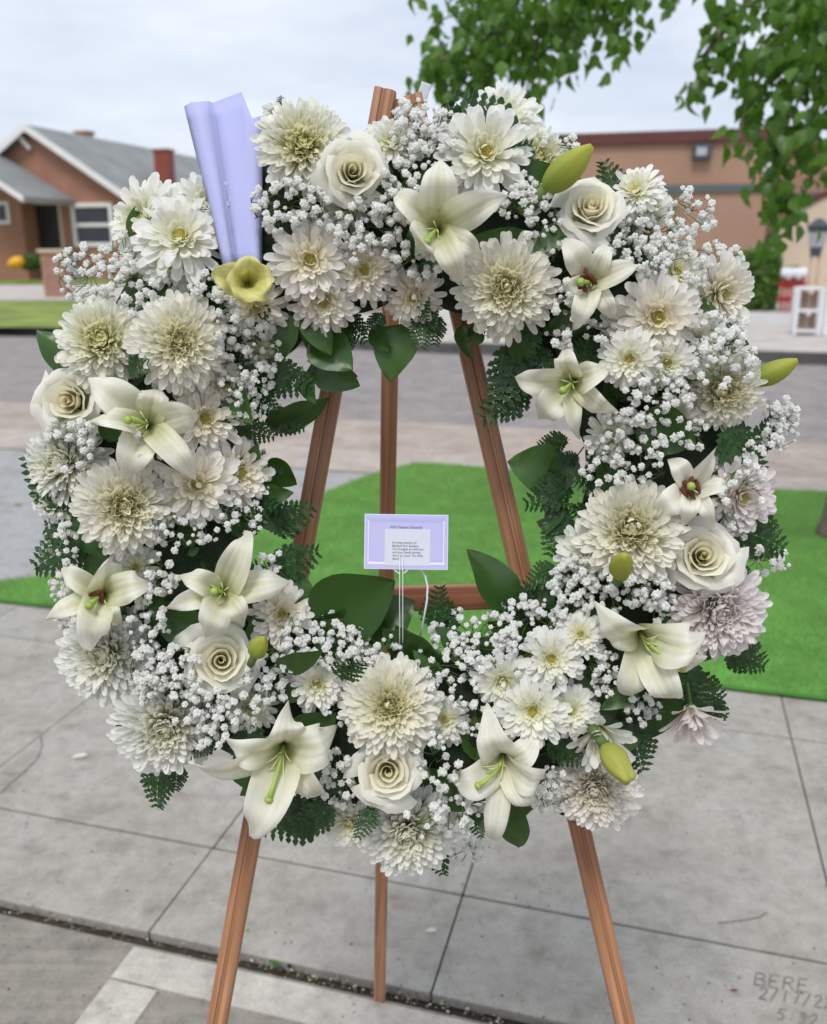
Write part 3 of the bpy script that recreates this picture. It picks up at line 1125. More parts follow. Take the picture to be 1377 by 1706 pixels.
# ---- lilies: every petal drawn from the throat to its own tip
def lily_petal(B, n, P, T, Lref, wide, seed, green, curl=0.16, cupf=0.5, rise=0.45):
    """B base, n axis, P mouth centre, T tip; all local (flower frame, axis +Z) numpy vectors"""
    g = np.random.default_rng(seed)
    NU, NV = 13, 20
    out = T - P
    out = out - n * out.dot(n)
    Lo = np.linalg.norm(out)
    out = out / Lo
    side = np.cross(n, out)
    p0 = B
    p1 = B + n * (0.42 * Lref) + out * (0.06 * Lref)
    p2 = P + n * (rise * Lref) + out * (0.62 * Lo)
    p3 = T
    s = np.linspace(0, 1, NV)[:, None]
    cur = (1 - s) ** 3 * p0 + 3 * (1 - s) ** 2 * s * p1 + 3 * (1 - s) * s ** 2 * p2 + s ** 3 * p3
    tan = np.gradient(cur, axis=0)
    tan /= np.linalg.norm(tan, axis=1, keepdims=True)
    nor = np.cross(side[None], tan)
    nor /= np.linalg.norm(nor, axis=1, keepdims=True)
    if (nor[6] * n).sum() < 0 and (nor[6] * out).sum() > 0:
        nor = -nor
    sv = s[:, 0]
    w = wide * Lref * (0.20 * (1 - sv) ** 2 + np.sin(np.pi * np.clip(sv, 0, 1) ** 1.15) ** 0.80)
    w[-1] = 0.004 * Lref
    u = np.linspace(-1, 1, NU)
    ph1, ph2 = g.uniform(0, 6, 2)
    cup = cupf * (1 - sv) - curl * sv ** 2
    wave = 0.13 * np.where(u[None] > 0, np.sin(sv[:, None] * g.uniform(7, 11) + ph1), np.sin(sv[:, None] * g.uniform(7, 11) + ph2)) * np.abs(u[None]) ** 2 * (sv[:, None] ** 0.8)
    cup = cup + g.normal(0, 0.22) * sv
    off = w[:, None] * (cup[:, None] * np.abs(u)[None] ** 1.7 + wave * 4.2 - 0.20 * np.exp(-(u[None] / 0.15) ** 2) + 0.05 * np.cos(u[None] * 9))
    # curl the tip back
    tipc = -n[None] * (curl * Lref * np.clip((sv - 0.62) / 0.38, 0, 1) ** 2)[:, None]
    twist = g.normal(0, 0.65) * sv
    sd = side[None] * np.cos(twist)[:, None] + nor * np.sin(twist)[:, None]
    X = (cur + tipc)[:, None] + sd[:, None] * (w[:, None] * u)[..., None] + nor[:, None] * off[..., None]
    white = np.array((0.955, 0.935, 0.86))
    gr = np.array((0.58, 0.60, 0.20))
    mid = np.exp(-(u[None] / 0.40) ** 2) * np.clip(1.15 - sv[:, None] * 1.2, 0, 1) ** 0.8
    thr = np.clip(1.2 - sv[:, None] * 1.7, 0, 1) * 0.95
    f = np.clip(np.maximum(mid * 0.80, thr) * green * 0.85 + 0.05 * green, 0, 1)[..., None]
    C = white * (1 - f) + gr * f
    tipb = np.clip((sv[:, None] - 0.93) / 0.07, 0, 1)[..., None] * 0.25
    C = C * (1 - tipb) + np.array((0.72, 0.62, 0.42)) * tipb + 0 * u[None, :, None]
    C = np.clip(C * (1 + 0.055 * np.sin(u * 23))[None, :, None] * (1 + 0.03 * np.sin(sv * 31 + ph1))[:, None, None], 0, 0.97)
    return X.reshape(-1, 3), C.reshape(-1, 3), NV, NU


LILIES = [
    # centre, facing, tips (image), lift, greenness, dark anthers, pistil end, label
    ((727, 380), (0.0, 0.10), [(733, 268), (655, 318), (838, 326), (803, 425), (692, 415), (768, 470)], 0.03, 1.1, 0, (712, 402), 'cream lily wide open at the top of the wreath'),
    ((985, 470), (0.1, 0.05), [(942, 398), (1012, 402), (1060, 440), (1022, 528), (958, 545), (936, 482)], 0.02, 0.8, 1, (968, 470), 'lily with dark red anthers at the upper right of the wreath'),
    ((952, 638), (-0.1, -0.1), [(862, 630), (940, 578), (1012, 612), (960, 735), (895, 700), (1022, 690)], 0.025, 1.0, 0, (938, 650), 'white lily at the inner right rim with one petal hanging down'),
    ((1152, 815), (0.1, 0.1), [(1192, 748), (1118, 762), (1220, 808), (1188, 872), (1095, 852), (1142, 872)], 0.02, 0.4, 1, (1151, 810), 'white lily with dark red heart at the right of the wreath'),
    ((1070, 1068), (0.1, -0.35), [(995, 1012), (1002, 1052), (1172, 1062), (1178, 1108), (1122, 1165), (1038, 1172)], 0.03, 0.9, 0, (1135, 1112), 'large white lily facing down at the lower right of the wreath'),
    ((838, 1275), (0.0, -0.45), [(812, 1196), (895, 1232), (908, 1290), (818, 1408), (757, 1312), (890, 1345)], 0.025, 0.6, 0, (798, 1308), 'white lily drooping at the bottom of the wreath'),
    ((472, 1252), (0.0, -0.25), [(480, 1182), (372, 1238), (560, 1226), (538, 1335), (418, 1390), (322, 1290)], 0.03, 0.8, 0, (448, 1330), 'largest white lily at the bottom left of the wreath'),
    ((372, 985), (0.05, 0.05), [(410, 890), (302, 958), (478, 968), (408, 1040), (345, 1058), (282, 1010)], 0.03, 1.1, 0, (358, 985), 'lily above the cream rose at the left of the wreath'),
    ((168, 990), (-0.1, 0.05), [(188, 922), (98, 945), (248, 972), (72, 1028), (150, 1078), (196, 1040)], 0.025, 1.2, 2, (150, 1008), 'yellowish lily at the lower left rim of the wreath'),
    ((246, 705), (0.0, 0.1), [(152, 632), (262, 638), (330, 690), (322, 792), (208, 792), (150, 698)], 0.03, 1.0, 0, (215, 700), 'large white lily at the left beside the white rim rose'),
]
PISTIL = M['stigma']
M['filament'] = simple('pale_filament', (0.55, 0.62, 0.25), 0.5, 0.1, 60)
for li, (c, fc, tips, lift, green, dark, pend, lab) in enumerate(LILIES):
    p, rad, k = wsurf(c[0], c[1], lift)
    n = facing(c[0], c[1], *fc)
    m = frame_of(p, n)
    inv = m.inverted()
    root = empty('lily')
    root['label'] = lab
    place(root, m)
    tl = []
    for (tx, ty) in [(c[0] + (q_[0] - c[0]) * 1.08, c[1] + (q_[1] - c[1]) * 1.08) for q_ in tips]:
        q = on_plane(tx, ty, p + n * 0.004, n)
        tl.append(np.array(inv @ q))
    Lref = float(np.mean([np.linalg.norm(t) for t in tl]))
    nz = np.array((0, 0, 1.0))
    B = np.array((0, 0, -0.55 * Lref))
    for ti, T in enumerate(tl):
        T = T.copy()
        inner = ti % 2 == 0
        T[2] += (0.16 if inner else -0.04) * Lref + rnd.uniform(-.08, .12) * Lref
        V, C, nv, nu = lily_petal(B, nz, np.zeros(3), T, Lref, (0.30 if inner else 0.22) * rnd.uniform(0.88, 1.12), li * 10 + ti, green, 0.35 + 0.45 * rnd.random(), 0.60, rnd.uniform(0.50, 1.0))
        me = np_mesh('lily_petal', V, grid_quads(1, nv, nu), C)
        me.materials.append(M['lily'])
        obj('petal', me, None, root)
    # pistil and stamens
    e = inv @ on_plane(pend[0], pend[1], p + n * (0.35 * Lref), n)
    b = Vector((0, 0, -0.45 * Lref))

    def curve_pts(b, e, bow, nn=7):
        c1 = b + Vector((0, 0, 0.6 * Lref)) + bow
        return [((1 - t) ** 2) * b + 2 * (1 - t) * t * c1 + t * t * e for t in [q / (nn - 1) for q in range(nn)]]
    mb = MB()
    pts = curve_pts(b, e, Vector((0, 0, 0)))
    mb.tube(pts, [0.0019] * 5 + [0.0022, 0.0032], 7)
    mb.tube([pts[-1], pts[-1] + (pts[-1] - pts[-2]).normalized() * 0.004], [0.0045, 0.0035], 7)
    me = raw_mesh('pistil', mb.v, mb.f)
    obj('pistil', me, M['stigma'], root)
    for q in range(6):
        a = q * 1.047 + 0.4
        rs = (0.10 + 0.14 * rnd.random()) * Lref
        e2 = e * rnd.uniform(0.35, 0.7) + Vector((math.cos(a), math.sin(a), 0)) * rs + Vector((0, 0, -0.12 * Lref))
        mb = MB()
        pts = curve_pts(b, e2, Vector((0, 0, 0)), 6)
        mb.tube(pts, 0.0007, 5)
        st = obj('stamen', raw_mesh('stamen', mb.v, mb.f), M['filament'], root)
        if (dark == 1 and q < 5) or (dark == 2 and q < 2):
            d = Vector((rnd.gauss(0, 1), rnd.gauss(0, 1), rnd.gauss(0, .6))).normalized()
            ma = MB()
            ma.tube([e2 - d * 0.008, e2 - d * 0.004, e2 + d * 0.004, e2 + d * 0.008], [0.0008, 0.0026, 0.0026, 0.0008], 6)
            obj('anther', raw_mesh('anther', ma.v, ma.f), M['anther'], st)


# ---- lily buds
def bud_mesh(split=0.0, tip=(0.55, 0.56, 0.10), base=(0.30, 0.40, 0.07)):
    """unit bud along +Z, three ridged segments"""
    NA, NZ = 24, 16
    v, c, f = [], [], []
    for j in range(NZ):
        t = j / (NZ - 1)
        r = 0.235 * (math.sin(math.pi * (0.06 + 0.90 * t ** 0.85)) ** 0.8)
        for i in range(NA):
            a = 2 * math.pi * i / NA
            ridge = 1 + 0.07 * math.cos(3 * a) - 0.13 * math.exp(-((((a * 3 / (2 * math.pi)) + 0.5) % 1 - 0.5) / 0.07) ** 2) * math.sin(math.pi * t)
            op = split * max(0, t - 0.7) * (1 + math.cos(3 * a))
            v.append((r * ridge * math.cos(a) + op * math.cos(a), r * ridge * math.sin(a) + op * math.sin(a), t))
            m_ = min(1, t * 1.2) * (0.80 + 0.15 * math.cos(3 * a) + 0.12 * math.sin(11 * a + 4 * t))
            c.append(tuple(b + (q - b) * m_ for b, q in zip(base, tip)))
    for j in range(NZ - 1):
        for i in range(NA):
            a, b = j * NA + i, j * NA + (i + 1) % NA
            f.append((a, b, b + NA, a + NA))
    f.append(tuple(range((NZ - 1) * NA, NZ * NA)))
    f.append(tuple(range(NA))[::-1])
    me = raw_mesh('lily_bud', v, f, c)
    me.materials.append(M['lily'])
    return me


BUD = bud_mesh()
BUD_OPEN = bud_mesh(0.14, (0.62, 0.60, 0.16), (0.40, 0.46, 0.08))


def add_bud(p0, p1, width, lift0, lift1, mesh, lab):
    a = wsurf(*p0, lift0)[0]
    b = on_plane(p1[0], p1[1], a + N_W * lift1, N_W)
    L = (b - a).length
    o = obj('lily_bud', mesh)
    w = width * (a - CAM).dot(FWD) / FOC / 0.49
    place(o, frame_of(a, b - a, 0.7) @ Matrix.Diagonal((w, w, L, 1)))
    o['label'] = lab
    st = MB().tube([Vector((0, 0, -0.5)), Vector((0, 0, 0.03))], 0.10, 7)
    s = obj('stalk', raw_mesh('stalk', st.v, st.f), M['stem'], o)
    return o


add_bud((905, 318), (986, 243), 52, 0.02, 0.02, BUD, 'big yellow lily bud at the upper right of the wreath')
add_bud((1252, 637), (1328, 600), 40, 0.0, 0.01, BUD, 'green-yellow lily bud sticking out at the right rim of the wreath')
add_bud((1030, 958), (1040, 925), 40, 0.05, 0.05, BUD, 'small green bud on the cream mum at the right')
add_bud((424, 1092), (438, 1062), 34, 0.03, 0.02, BUD, 'small green bud beside the cream rose')
add_bud((1005, 1240), (1048, 1302), 46, 0.04, 0.03, BUD_OPEN, 'yellow-green lily bud opening at the lower right')

# half open yellow lily beside the lavender paper
p, rad, k = wsurf(412, 470, 0.025)
n = facing(412, 470, 0.0, 0.15)
m = frame_of(p, n)
inv = m.inverted()
root = empty('lily')
root['label'] = 'half open yellow lily beside the lavender paper'
place(root, m)
tl = [np.array(inv @ on_plane(tx, ty, p + n * 0.012, n)) for tx, ty in [(350, 455), (418, 425), (458, 462), (445, 500), (418, 512), (385, 492)]]
Lref = 0.040
for ti, T in enumerate(tl):
    T[2] += rnd.uniform(-0.006, 0.012)
    V, C, nv, nu = lily_petal(np.array((0, 0, -0.022)), np.array((0, 0, 1.0)), np.zeros(3), T, Lref, 0.40, 900 + ti, 1.0, 0.25, 0.9, rnd.uniform(0.4, 0.9))
    C = C * np.array((0.86, 0.84, 0.40)) * 1.05
    me = np_mesh('lily_petal', V, grid_quads(1, nv, nu), C)
    me.materials.append(M['lily'])
    obj('petal', me, None, root)


# ---- foam ring and greenery
def torus_mesh():
    v, f = [], []
    NA, NB_ = 72, 16
    for i in range(NA):
        a = 2 * math.pi * i / NA
        e = RIGHT * math.cos(a) + UP_W * math.sin(a)
        for j in range(NB_):
            b = 2 * math.pi * j / NB_
            wob = 1 + 0.05 * math.sin(a * 13 + b * 3)
            v.append(e * (R0 + TA * 0.68 * wob * math.cos(b)) + N_W * (TB * 0.62 * wob * math.sin(b)))
    for i in range(NA):
        for j in range(NB_):
            a, b = i * NB_ + j, i * NB_ + (j + 1) % NB_
            c, d = ((i + 1) % NA) * NB_ + (j + 1) % NB_, ((i + 1) % NA) * NB_ + j
            f.append((a, b, c, d))
    return raw_mesh('foam_ring', v, f)


obj('foam_ring', torus_mesh(), M['foam'], wreath)


def broad_leaf(seed, wide=0.36):
    """unit-length ovate leaf along +Y, face +Z"""
    g = random.Random(seed)
    NU, NV = 7, 11
    v, f = [], []
    fold, droop, roll = g.uniform(0.10, 0.3), g.uniform(0.05, 0.35), g.uniform(-0.2, 0.2)
    for j in range(NV):
        t = j / (NV - 1)
        w = wide * (math.sin(math.pi * t ** 0.80) ** 0.75) * (1 - 0.15 * t) if 0 < t < 1 else 0.004
        for i in range(NU):
            u = -1 + 2 * i / (NU - 1)
            v.append((u * w, t, abs(u) ** 1.3 * w * fold - droop * t * t + roll * u * w * t + 0.015 * math.sin(t * 14 + u * 3)))
    for j in range(NV - 1):
        for i in range(NU - 1):
            a = j * NU + i
            f.append((a, a + 1, a + NU + 1, a + NU))
    # stalk
    mb = MB().tube([Vector((0, -0.22, 0.0)), Vector((0, 0.02, -0.004))], 0.014, 5)
    o = len(v)
    v += [tuple(q) for q in mb.v]
    f += [tuple(k + o for k in q) for q in mb.f]
    me = raw_mesh('leaf', v, f)
    me.materials.append(M['salal'])
    return me


LEAVES = [broad_leaf(i, 0.30 + 0.025 * (i % 5)) for i in range(7)]
ROUND_LEAF = [broad_leaf(40 + i, 0.44) for i in range(3)]


def fern_mesh(seed):
    g = random.Random(seed)
    v, f = [], []
    bend = g.uniform(-0.2, 0.2)

    def spine(t):
        return Vector((bend * t * t, t, -0.12 * t * t))
    NP = 8
    for k in range(NP):
        t = 0.10 + 0.88 * k / NP
        pl = 0.46 * (1 - t) ** 0.8 * (0.55 + 0.45 * min(1, t * 4)) + 0.04
        for sgn in (-1, 1):
            o = spine(t)
            d = Vector((sgn * math.cos(0.5), math.sin(0.5) + 0.1, g.uniform(-0.15, 0.1))).normalized()
            q = Vector((-d.y * sgn, d.x * sgn, 0)).normalized()
            nl = max(2, int(4.2 * pl / 0.3))
            seg = pl / nl
            for m_ in range(nl):
                c = o + d * (seg * (m_ + 0.1))
                c2 = c + d * (seg * 1.02)
                ll = (pl * 0.30 * (1 - 0.70 * m_ / nl) + 0.010) * g.uniform(0.85, 1.1)
                for sg2 in (-1, 1):
                    e = (d * 0.8 + q * sg2).normalized()
                    h = Vector((0, 0, g.uniform(-0.015, 0.02)))
                    i = len(v)
                    v += [c, c + e * ll * 0.55 - d * seg * 0.15 + h, c + e * ll * 1.05 + h, c2 + e * ll * 0.30 + h * .5, c2]
                    f.append((i, i + 1, i + 2, i + 3, i + 4))
            c = o + d * pl
            i = len(v)
            v += [c - d * pl * .12 + q * 0.015, c - d * pl * .12 - q * 0.015, c + d * 0.04]
            f.append((i, i + 1, i + 2))
    mb = MB().tube([spine(q / 6) - Vector((0, 0, 0.003)) for q in range(7)], [0.010] * 5 + [0.006, 0.002], 4)
    o = len(v)
    v += list(mb.v)
    f += [tuple(k + o for k in q) for q in mb.f]
    me = raw_mesh('fern_frond', v, f, smooth=False)
    me.materials.append(M['fern'])
    return me


FERNS = [fern_mesh(i) for i in range(5)]


def add_leaf(name, mesh, p_px, tip_px, lift0, lift1, roll=0.0):
    """leaf whose stalk sits at one measured spot and whose tip points to another"""
    a = wsurf(*p_px, lift0)[0]
    b = on_plane(tip_px[0], tip_px[1], a + N_W * lift1, N_W)
    y = (b - a)
    L = y.length
    y.normalize()
    z = (N_W - y * N_W.dot(y)).normalized()
    z = (Matrix.Rotation(roll, 3, y) @ z)
    x = y.cross(z)
    m = Matrix((x, y, z)).transposed().to_4x4()
    m.translation = a
    o = obj(name, mesh)
    place(o, m @ Matrix.Diagonal((L, L, L, 1)))
    return o


# leaves one can point to
for (a, t, l0, l1, r, rd) in [((668, 540), (645, 625), -0.02, 0.02, 0.2, 1), ((520, 560), (585, 612), -0.02, 0.02, -0.2, 1), ((525, 608), (588, 640), -0.01, 0.02, 0.1, 1),
                              ((440, 705), (552, 690), -0.01, 0.0, 0.9, 0), ((945, 790), (848, 770), -0.02, 0.01, 0.0, 1), ((520, 1040), (655, 975), -0.01, 0.02, 0.1, 1),
                              ((600, 1060), (690, 1000), -0.02, 0.0, -0.4, 1), ((850, 1020), (800, 915), -0.02, 0.01, 0.5, 0), ((440, 770), (492, 810), -0.03, 0.0, 0.3, 1),
                              ((140, 640), (68, 535), -0.03, 0.0, 0.7, 0), ((960, 760), (905, 830), -0.02, 0.0, 0.3, 0), ((505, 620), (512, 668), -0.01, 0.02, 0.6, 0),
                              ((770, 540), (772, 600), -0.03, 0.0, 0.9, 0), ((900, 990), (950, 950), -0.02, 0.0, 0.3, 0), ((170, 730), (210, 690), 0.0, 0.02, 0.2, 0),
                              ((460, 1110), (530, 1105), 0.02, 0.02, 0.6, 0), ((850, 1330), (855, 1430), -0.02, -0.01, 0.4, 0), ((470, 1330), (520, 1400), -0.02, 0.0, 0.3, 1),
                              ((230, 1200), (185, 1218), -0.01, 0.0, 0.2, 0), ((940, 380), (895, 410), 0.0, 0.02, 0.3, 0), ((1060, 1140), (1010, 1180), 0.0, 0.02, 0.2, 0),
                              ((480, 1240), (560, 1190), -0.01, 0.0, 0.2, 1), ((370, 1000), (330, 1040), 0.0, 0.01, 0.3, 0), ((1060, 700), (1160, 740), 0.0, 0.01, 0.2, 1)]:
    add_leaf('leaf', (ROUND_LEAF if rd else LEAVES)[rnd.randrange(3)], a, t, l0, l1, r)
for (a, t, l0, l1, r) in [((270, 1265), (250, 1352), -0.02, 0.0, 0.2), ((300, 1270), (285, 1322), -0.02, 0.0, -0.2), ((150, 900), (40, 940), -0.02, -0.01, 0.1), ((160, 890), (60, 890), -0.02, -0.01, 0.3),
                          ((540, 1340), (435, 1405), -0.01, 0.0, 0.1), ((560, 1340), (490, 1390), 0.0, 0.0, 0.1), ((1200, 1080), (1290, 1105), -0.02, -0.01, 0.1), ((1130, 1140), (1220, 1160), -0.02, -0.01, 0.2),
                          ((1040, 1200), (1088, 1290), -0.02, 0.0, 0.1), ((870, 560), (840, 690), -0.03, 0.01, 0.2), ((890, 640), (790, 690), -0.03, 0.01, 0.2), ((960, 810), (868, 832), -0.02, 0.01, 0.0),
                          ((950, 850), (905, 930), -0.02, 0.0, 0.1), ((440, 880), (530, 850), -0.02, 0.0, 0.1), ((440, 950), (540, 930), -0.02, 0.0, 0.1), ((725, 1050), (722, 975), -0.01, 0.01, 0.1),
                          ((850, 1040), (880, 960), -0.02, 0.01, 0.1), ((430, 610), (520, 660), -0.02, 0.0, 0.1), ((440, 690), (510, 720), -0.02, 0.0, 0.1), ((1215, 880), (1325, 905), -0.02, -0.01, 0.1),
                          ((1250, 760), (1295, 700), -0.02, 0.0, 0.2), ((700, 500), (720, 560), -0.02, 0.0, 0.1), ((640, 520), (610, 560), -0.02, 0.0, 0.1), ((720, 1400), (730, 1465), -0.01, 0.0, 0.3),
                          ((620, 1340), (602, 1400), 0.01, 0.03, 0.3), ((560, 1130), (600, 1100), 0.03, 0.03, 0.2), ((790, 1340), (795, 1400), 0.0, 0.01, 0.3), ((1180, 1150), (1195, 1225), -0.02, 0.0, 0.5),
                          ((210, 600), (245, 620), 0.01, 0.03, 0.2), ((1035, 350), (1012, 258), -0.02, 0.0, 0.1), ((200, 1180), (215, 1160), 0, 0, 0), ((480, 190), (460, 160), 0, 0, .2), ((1100, 1090), (1170, 1190), -0.02, 0.0, 0.3)]:
    add_leaf('fern_frond', FERNS[rnd.randrange(5)], a, t, l0, l1, r)
# greenery packed between the flowers
def ring_px(a, r):
    p = W_C + (RIGHT * math.cos(a) + UP_W * math.sin(a)) * r
    q = p - CAM
    d = q.dot(FWD)
    return CX + FOC * q.dot(RIGHT) / d, CY - FOC * q.dot(UPC) / d


for k in range(150):
    a = k * 2.399963
    r = R0 + TA * rnd.uniform(-0.92, 0.80)
    p0 = ring_px(a, r)
    r2 = r + (0.035 if r > R0 else -0.030) * rnd.uniform(0.3, 1.1)
    p1 = ring_px(a + rnd.uniform(-0.22, 0.22), r2)
    if any(290 < q_[0] < 475 and q_[1] < 470 or 590 < q_[0] < 730 and q_[1] < 240 for q_ in (p0, p1)):
        continue
    add_leaf('leaf', LEAVES[rnd.randrange(7)], p0, p1, rnd.uniform(-0.035, -0.012), rnd.uniform(-0.01, 0.02), rnd.uniform(-0.7, 0.7)).scale *= rnd.uniform(1.0, 1.5)
for k in range(110):
    a = k * 2.399963 + 1.0
    r = R0 + TA * rnd.uniform(-0.85, 0.75)
    p0 = ring_px(a, r)
    r2 = r + (0.055 if r > R0 else -0.045) * rnd.uniform(0.4, 1.1)
    p1 = ring_px(a + rnd.uniform(-0.2, 0.2), r2)
    if any(290 < q_[0] < 475 and q_[1] < 480 or 590 < q_[0] < 730 and q_[1] < 240 for q_ in (p0, p1)):
        continue
    add_leaf('fern_frond', FERNS[rnd.randrange(5)], p0, p1, rnd.uniform(-0.03, -0.008), rnd.uniform(-0.01, 0.02), rnd.uniform(-0.6, 0.6))


# ---- baby's breath
def blossom_mesh(seed):
    """unit-radius tight double blossom: a ball of crumpled petals"""
    g = np.random.default_rng(seed)
    NA, NZ = 12, 8
    V, C, Q = [], [], []
    ph = g.uniform(0, 6, 3)
    for j in range(NZ):
        th = math.pi * (0.03 + 0.94 * j / (NZ - 1))
        for i in range(NA):
            a = 2 * math.pi * (i + 0.5 * (j % 2)) / NA
            r = 1 + g.normal(0, 0.10) + (0.17 if (i + j) % 2 else -0.15)
            if j < 2:
                r *= 0.86
            V.append((r * math.sin(th) * math.cos(a), r * math.sin(th) * math.sin(a), r * math.cos(th) * (0.85 if th < 1.57 else 1.0)))
            k = max(0.0, (th - 2.0) / 1.14)
            C.append(tuple(w_ * (1 - k) + q_ * k for w_, q_ in zip((0.96, 0.96, 0.945), (0.42, 0.50, 0.22))))
    for j in range(NZ - 1):
        for i in range(NA):
            a, b = j * NA + i, j * NA + (i + 1) % NA
            Q.append((a, a + NA, b + NA, b))
    V += [(0, 0, 0.8), (0, 0, -1)]
    return np.array(V), np.array(Q), np.array(C + [(0.9, 0.9, 0.82), (0.4, 0.5, 0.2)])


BLO = [blossom_mesh(500 + i) for i in range(6)]
BLO_ME = []
for V, Q, C in BLO:
    me = np_mesh('blossom', V, Q, C, smooth=False)
    me.materials.append(M['breath'])
    BLO_ME.append(me)

BREATH = [  # x, y, rx, ry, count, lift
    (150, 455, 52, 42, 46, 0.0), (232, 478, 42, 40, 24, 0.005), (412, 598, 48, 58, 42, 0.0), (428, 668, 34, 34, 20, 0.0), (372, 520, 20, 38, 14, 0.01), (118, 440, 24, 24, 8, 0.0),
    (482, 345, 58, 40, 50, 0.01), (610, 382, 52, 50, 46, 0.01), (655, 345, 30, 40, 18, 0.01), (690, 215, 34, 46, 44, 0.0), (735, 245, 30, 60, 30, 0.0), (672, 305, 34, 34, 22, 0.01),
    (868, 335, 42, 26, 22, 0.01), (905, 385, 28, 46, 16, 0.01), (1152, 352, 36, 36, 20, 0.0), (1080, 398, 62, 44, 60, 0.0), (1110, 432, 36, 34, 22, 0.005), (1185, 440, 46, 34, 36, 0.0),
    (1188, 560, 46, 36, 34, 0.0), (1208, 602, 44, 44, 34, 0.03), (1092, 662, 52, 44, 48, 0.015), (1048, 745, 50, 56, 56, 0.01), (985, 772, 22, 34, 11, 0.005), (1150, 722, 30, 22, 9, 0.01),
    (1300, 705, 26, 40, 34, 0.0), (1262, 745, 26, 22, 10, -0.01), (1238, 812, 34, 36, 16, 0.03), (1225, 880, 18, 24, 8, 0.0), (1272, 935, 36, 26, 14, -0.01), (958, 978, 40, 50, 50, 0.01), (1058, 980, 50, 30, 32, 0.02),
    (1098, 1002, 30, 30, 18, 0.01), (1010, 1118, 24, 40, 22, 0.01), (1068, 1180, 30, 26, 18, 0.0), (790, 1062, 66, 46, 54, 0.01), (882, 1032, 56, 34, 44, 0.0), (842, 1086, 56, 34, 36, 0.01),
    (742, 1100, 38, 46, 22, 0.0), (540, 1066, 62, 42, 62, 0.01), (478, 1098, 36, 30, 22, 0.01), (622, 1078, 40, 34, 28, 0.005), (248, 1085, 34, 80, 56, 0.015), (292, 1132, 46, 46, 44, 0.02),
    (335, 1195, 56, 44, 50, 0.025), (440, 1132, 36, 38, 24, 0.005), (268, 958, 26, 30, 14, 0.01), (300, 888, 56, 26, 22, 0.01), (108, 985, 20, 46, 22, 0.0), (116, 735, 34, 44, 40, 0.02), (112, 905, 18, 30, 10, 0),
    (240, 742, 36, 22, 16, 0.035), (762, 1335, 36, 56, 40, 0.01), (722, 1265, 26, 40, 11, 0.015), (562, 1298, 26, 44, 24, 0.0), (705, 1368, 30, 26, 9, 0.035), (912, 1315, 36, 34, 26, 0.0),
    (782, 1418, 34, 20, 16, -0.01), (790, 1178, 34, 44, 14, 0.005), (402, 862, 34, 26, 14, 0.01), (455, 950, 26, 30, 14, 0.01), (955, 505, 30, 36, 12, 0.01), (935, 565, 24, 18, 9, 0.01),
    (1000, 555, 24, 20, 9, 0.01), (690, 440, 34, 34, 18, 0.01), (160, 1035, 60, 16, 12, 0.0), (395, 1180, 30, 30, 14, 0.01), (880, 310, 26, 20, 8, 0.0), (930, 240, 34, 14, 8, -0.01), (455, 190, 24, 14, 10, -0.01),
    (700, 1140, 30, 30, 10, .005), (575, 1180, 26, 30, 10, .0), (1000, 1000, 30, 30, 14, .01), (260, 620, 20, 20, 6, .0), (345, 480, 26, 24, 12, 0.0), (205, 420, 26, 30, 12, 0.0), (1215, 540, 30, 20, 12, 0.0),
]
